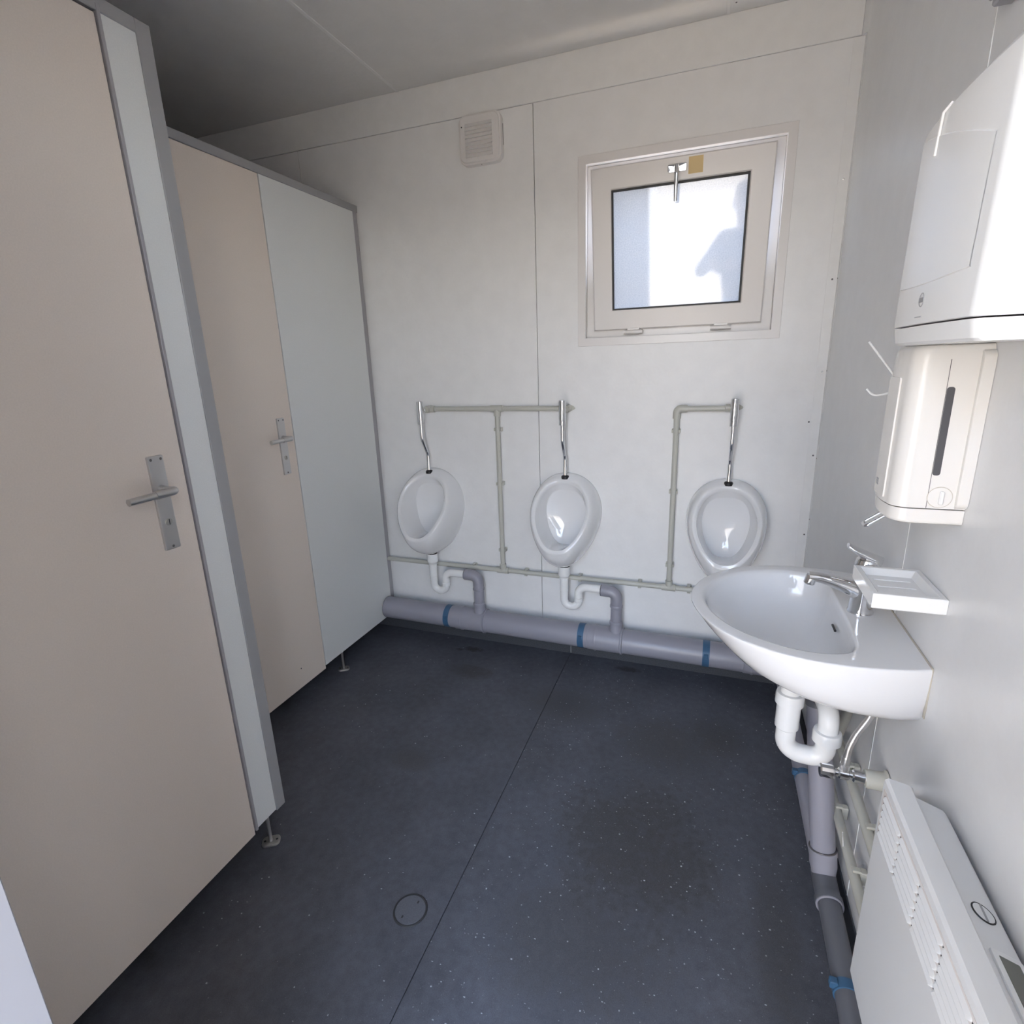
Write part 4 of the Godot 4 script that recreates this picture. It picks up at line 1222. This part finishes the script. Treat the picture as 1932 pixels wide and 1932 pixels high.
# ------------------------------------------------------------------ the photographer in the doorway (seen in the window, the basin and the urinals)
class Field:
	var lo: Vector3
	var cell: float
	var n: Vector3i
	var f := PackedFloat32Array()
	var who := PackedByteArray()
	func _init(a: Vector3, b: Vector3, c: float) -> void:
		lo = a
		cell = c
		n = Vector3i(((b - a) / c).ceil()) + Vector3i.ONE
		f.resize(n.x * n.y * n.z)
		f.fill(0.2)
		who.resize(f.size())
	func bone(a: Vector3, b: Vector3, ra: float, rb: float, id: int, k := 0.03, sq := Vector3.ONE) -> void:
		var m := maxf(ra, rb) * 1.6 + 0.05
		var p0 := Vector3i(((a.min(b) - Vector3.ONE * m - lo) / cell).floor()).clamp(Vector3i.ZERO, n - Vector3i.ONE)
		var p1 := Vector3i(((a.max(b) + Vector3.ONE * m - lo) / cell).ceil()).clamp(Vector3i.ZERO, n - Vector3i.ONE)
		var ab := b - a
		var l2 := maxf(ab.length_squared(), 1e-9)
		for z in range(p0.z, p1.z + 1):
			for y in range(p0.y, p1.y + 1):
				for x in range(p0.x, p1.x + 1):
					var p := lo + Vector3(x, y, z) * cell
					var t := clampf((p - a).dot(ab) / l2, 0.0, 1.0)
					var d := ((p - a - ab * t) * sq).length() - lerpf(ra, rb, t)
					var i := x + n.x * (y + n.y * z)
					var e := f[i]
					if d < e: who[i] = id
					var h := maxf(k - absf(d - e), 0.0) / k
					f[i] = minf(d, e) - h * h * k * 0.25
	func carve(p: Pen, cols: Array, out: PackedColorArray) -> void:
		var vert := {}
		for z in n.z - 1:
			for y in n.y - 1:
				for x in n.x - 1:
					var i := x + n.x * (y + n.y * z)
					if f[i] > 0.19: continue
					var s := Vector3.ZERO
					var c := 0
					var inside := 0
					var q := [f[i], f[i + 1], f[i + n.x], f[i + n.x + 1], f[i + n.x * n.y], f[i + n.x * n.y + 1], f[i + n.x * n.y + n.x], f[i + n.x * n.y + n.x + 1]]
					for v in q:
						if v < 0.0: inside += 1
					if inside == 0 or inside == 8: continue
					for e in [[0, 1], [2, 3], [4, 5], [6, 7], [0, 2], [1, 3], [4, 6], [5, 7], [0, 4], [1, 5], [2, 6], [3, 7]]:
						var a: float = q[e[0]]
						var b: float = q[e[1]]
						if (a < 0.0) != (b < 0.0):
							var t := a / (a - b)
							var pa := Vector3(e[0] & 1, (e[0] >> 1) & 1, e[0] >> 2)
							var pb := Vector3(e[1] & 1, (e[1] >> 1) & 1, e[1] >> 2)
							s += pa.lerp(pb, t)
							c += 1
					vert[i] = lo + (Vector3(x, y, z) + s / c) * cell
		var st := [1, n.x, n.x * n.y]
		for i in vert:
			for ax in 3:
				var u: int = st[(ax + 1) % 3]
				var w: int = st[(ax + 2) % 3]
				var j: int = i + st[ax]
				if j >= f.size() or (f[i] < 0.0) == (f[j] < 0.0): continue
				if not (vert.has(i - u) and vert.has(i - w) and vert.has(i - u - w)): continue
				var a: Vector3 = vert[i]
				var b: Vector3 = vert[i - u]
				var c: Vector3 = vert[i - u - w]
				var d: Vector3 = vert[i - w]
				if f[i] < 0.0: p.quad(a, b, c, d)
				else: p.quad(a, d, c, b)
				for k in 6: out.append(cols[who[i] if f[i] < 0.0 else who[j]])

func build_person() -> void:
	var cols := [Color(0.030, 0.033, 0.045), Color(0.035, 0.035, 0.040), Color(0.48, 0.30, 0.21), Color(0.035, 0.024, 0.018), Color(0.05, 0.045, 0.04)]
	var t := thing("person", "person in a dark jacket and trousers standing in the doorway taking the photograph", "person", Vector3(-0.2, -0.02, 2.65))
	var p := pen()
	var pc := PackedColorArray()
	var V := func(x: float, y: float, z: float) -> Vector3: return Vector3(x, y, z)
	var b := Field.new(Vector3(-0.68, -0.06, 2.36), Vector3(0.14, 1.60, 2.86), 0.014)
	b.bone(V.call(-0.20, 0.95, 2.66), V.call(-0.205, 1.18, 2.655), 0.135, 0.13, 0, 0.05, Vector3(0.82, 1, 1.12))
	b.bone(V.call(-0.205, 1.15, 2.655), V.call(-0.215, 1.38, 2.65), 0.13, 0.125, 0, 0.05, Vector3(0.74, 1, 1.08))
	b.bone(V.call(-0.36, 1.45, 2.645), V.call(-0.07, 1.45, 2.645), 0.062, 0.062, 0, 0.05)
	b.bone(V.call(-0.22, 1.44, 2.645), V.call(-0.235, 1.58, 2.63), 0.060, 0.054, 2, 0.03)
	b.bone(V.call(-0.38, 1.445, 2.645), V.call(-0.535, 1.245, 2.585), 0.060, 0.047, 0)
	b.bone(V.call(-0.535, 1.245, 2.585), V.call(-0.462, 1.315, 2.425), 0.047, 0.034, 0)
	b.bone(V.call(-0.05, 1.445, 2.645), V.call(-0.055, 1.205, 2.56), 0.060, 0.047, 0)
	b.bone(V.call(-0.055, 1.205, 2.56), V.call(-0.275, 1.295, 2.430), 0.047, 0.034, 0)
	for s in [[-0.285, -0.305, -0.31], [-0.115, -0.10, -0.095]]:
		b.bone(V.call(s[0], 0.90, 2.66), V.call(s[1], 0.50, 2.635), 0.098, 0.066, 1, 0.04)
		b.bone(V.call(s[1], 0.50, 2.635), V.call(s[2], 0.07, 2.68), 0.066, 0.048, 1, 0.03)
		b.bone(V.call(s[2], 0.035, 2.70), V.call(s[2], 0.018, 2.50), 0.046, 0.036, 4, 0.02)
	b.carve(p, cols, pc)
	# head with brow, nose, mouth, chin, ears and short hair, looking down at the phone
	var hc := Vector3(-0.245, 1.685, 2.605)
	var h := Field.new(hc + Vector3(-0.13, -0.19, -0.15), hc + Vector3(0.13, 0.16, 0.15), 0.005)
	h.bone(hc + Vector3(0, 0.035, 0.012), hc + Vector3(0, 0.02, -0.008), 0.090, 0.085, 2, 0.03, Vector3(1.14, 0.98, 0.98))
	h.bone(hc + Vector3(0, -0.05, -0.035), hc + Vector3(0, -0.095, -0.045), 0.062, 0.036, 2, 0.04, Vector3(1.05, 1, 1))
	h.bone(hc + Vector3(0, -0.07, 0.03), hc + Vector3(0.01, -0.17, 0.035), 0.056, 0.056, 2, 0.03)
	h.bone(hc + Vector3(0, 0.012, -0.090), hc + Vector3(0, -0.034, -0.108), 0.009, 0.014, 2, 0.012)
	h.bone(hc + Vector3(-0.02, -0.062, -0.088), hc + Vector3(0.02, -0.062, -0.088), 0.009, 0.009, 2, 0.008)
	for s in [-1.0, 1.0]:
		h.bone(hc + Vector3(0.012 * s, 0.024, -0.086), hc + Vector3(0.05 * s, 0.022, -0.072), 0.010, 0.010, 3, 0.01)
		h.bone(hc + Vector3(0.033 * s, 0.003, -0.079), hc + Vector3(0.034 * s, 0.003, -0.079), 0.012, 0.012, 2, 0.004)
		h.bone(hc + Vector3(0.082 * s, 0.010, 0.012), hc + Vector3(0.082 * s, -0.030, 0.006), 0.014, 0.010, 2, 0.006)
	h.bone(hc + Vector3(0, 0.06, 0.035), hc + Vector3(0, 0.075, -0.02), 0.088, 0.078, 3, 0.012, Vector3(1.12, 1, 1))
	h.bone(hc + Vector3(0, 0.0, 0.055), hc + Vector3(0, -0.05, 0.058), 0.072, 0.050, 3, 0.012, Vector3(1.1, 1, 1))
	h.carve(p, cols, pc)
	# hands round the phone's edges
	for s in [-1.0, 1.0]:
		var cx := -0.386
		var wr: Vector3 = V.call(-0.462, 1.315, 2.425) if s < 0 else V.call(-0.275, 1.295, 2.430)
		var kn := Vector3(cx + 0.055 * s, 1.305, 2.366)
		var g := Field.new(wr.min(kn) - Vector3(0.07, 0.08, 0.07), wr.max(kn) + Vector3(0.09, 0.08, 0.05), 0.004)
		g.bone(wr, wr.lerp(kn, 0.35), 0.027, 0.026, 2, 0.02)
		g.bone(wr.lerp(kn, 0.35) + Vector3(0, 0.016, 0), kn + Vector3(0, 0.024, 0), 0.021, 0.013, 2, 0.02)
		g.bone(wr.lerp(kn, 0.35) - Vector3(0, 0.016, 0), kn - Vector3(0, 0.024, 0), 0.021, 0.013, 2, 0.02)
		var lens := [0.9, 1.0, 0.94, 0.76]
		for i in 4:
			var y0: float = kn.y + 0.028 - i * 0.019
			var L: float = lens[i]
			var k0 := Vector3(kn.x, y0, kn.z - 0.002)
			var k1 := Vector3(cx + 0.046 * s, y0 - 0.002, 2.340)
			var k2 := Vector3(cx + (0.046 - 0.022 * L) * s, y0 - 0.004, 2.3265)
			var k3 := Vector3(cx + (0.046 - 0.042 * L) * s, y0 - 0.006, 2.3275)
			g.bone(k0, k1, 0.0095, 0.0088, 2, 0.006)
			g.bone(k1, k2, 0.0088, 0.0080, 2, 0.004)
			g.bone(k2, k3, 0.0080, 0.0070, 2, 0.004)
		g.bone(wr.lerp(kn, 0.45) + Vector3(0, 0.01, 0), Vector3(cx + 0.045 * s, 1.335, 2.362), 0.014, 0.0105, 2, 0.008)
		g.bone(Vector3(cx + 0.045 * s, 1.335, 2.362), Vector3(cx + 0.020 * s, 1.345, 2.3555), 0.0105, 0.0088, 2, 0.004)
		g.carve(p, cols, pc)
	var o := MeshInstance3D.new()
	o.name = "body"
	var am := p.mesh(t.position, 80.0)
	var arr := am.surface_get_arrays(0)
	if arr[Mesh.ARRAY_VERTEX].size() == pc.size():
		arr[Mesh.ARRAY_COLOR] = pc
	var m2 := ArrayMesh.new()
	m2.add_surface_from_arrays(Mesh.PRIMITIVE_TRIANGLES, arr)
	o.mesh = m2
	var pm := mat(Color(1, 1, 1), 0.7)
	pm.vertex_color_use_as_albedo = true
	o.set_surface_override_material(0, pm)
	t.add_child(o, true)
	var ph := thing("phone", "black phone held up in both hands by the person in the doorway", "phone", Vector3(-0.386, 1.33, 2.34))
	part(ph, "case", pen().plate(Vector3(-0.386, 1.330, 2.337), Vector3.RIGHT, Vector3.UP, 0.076, 0.160, 0.009, 0.009, 0.002), M.rubber)
	part(ph, "screen", pen().plate(Vector3(-0.386, 1.330, 2.3459), Vector3.RIGHT, Vector3.UP, 0.070, 0.152, 0.007, 0.0004, 0.0001), M.slot)
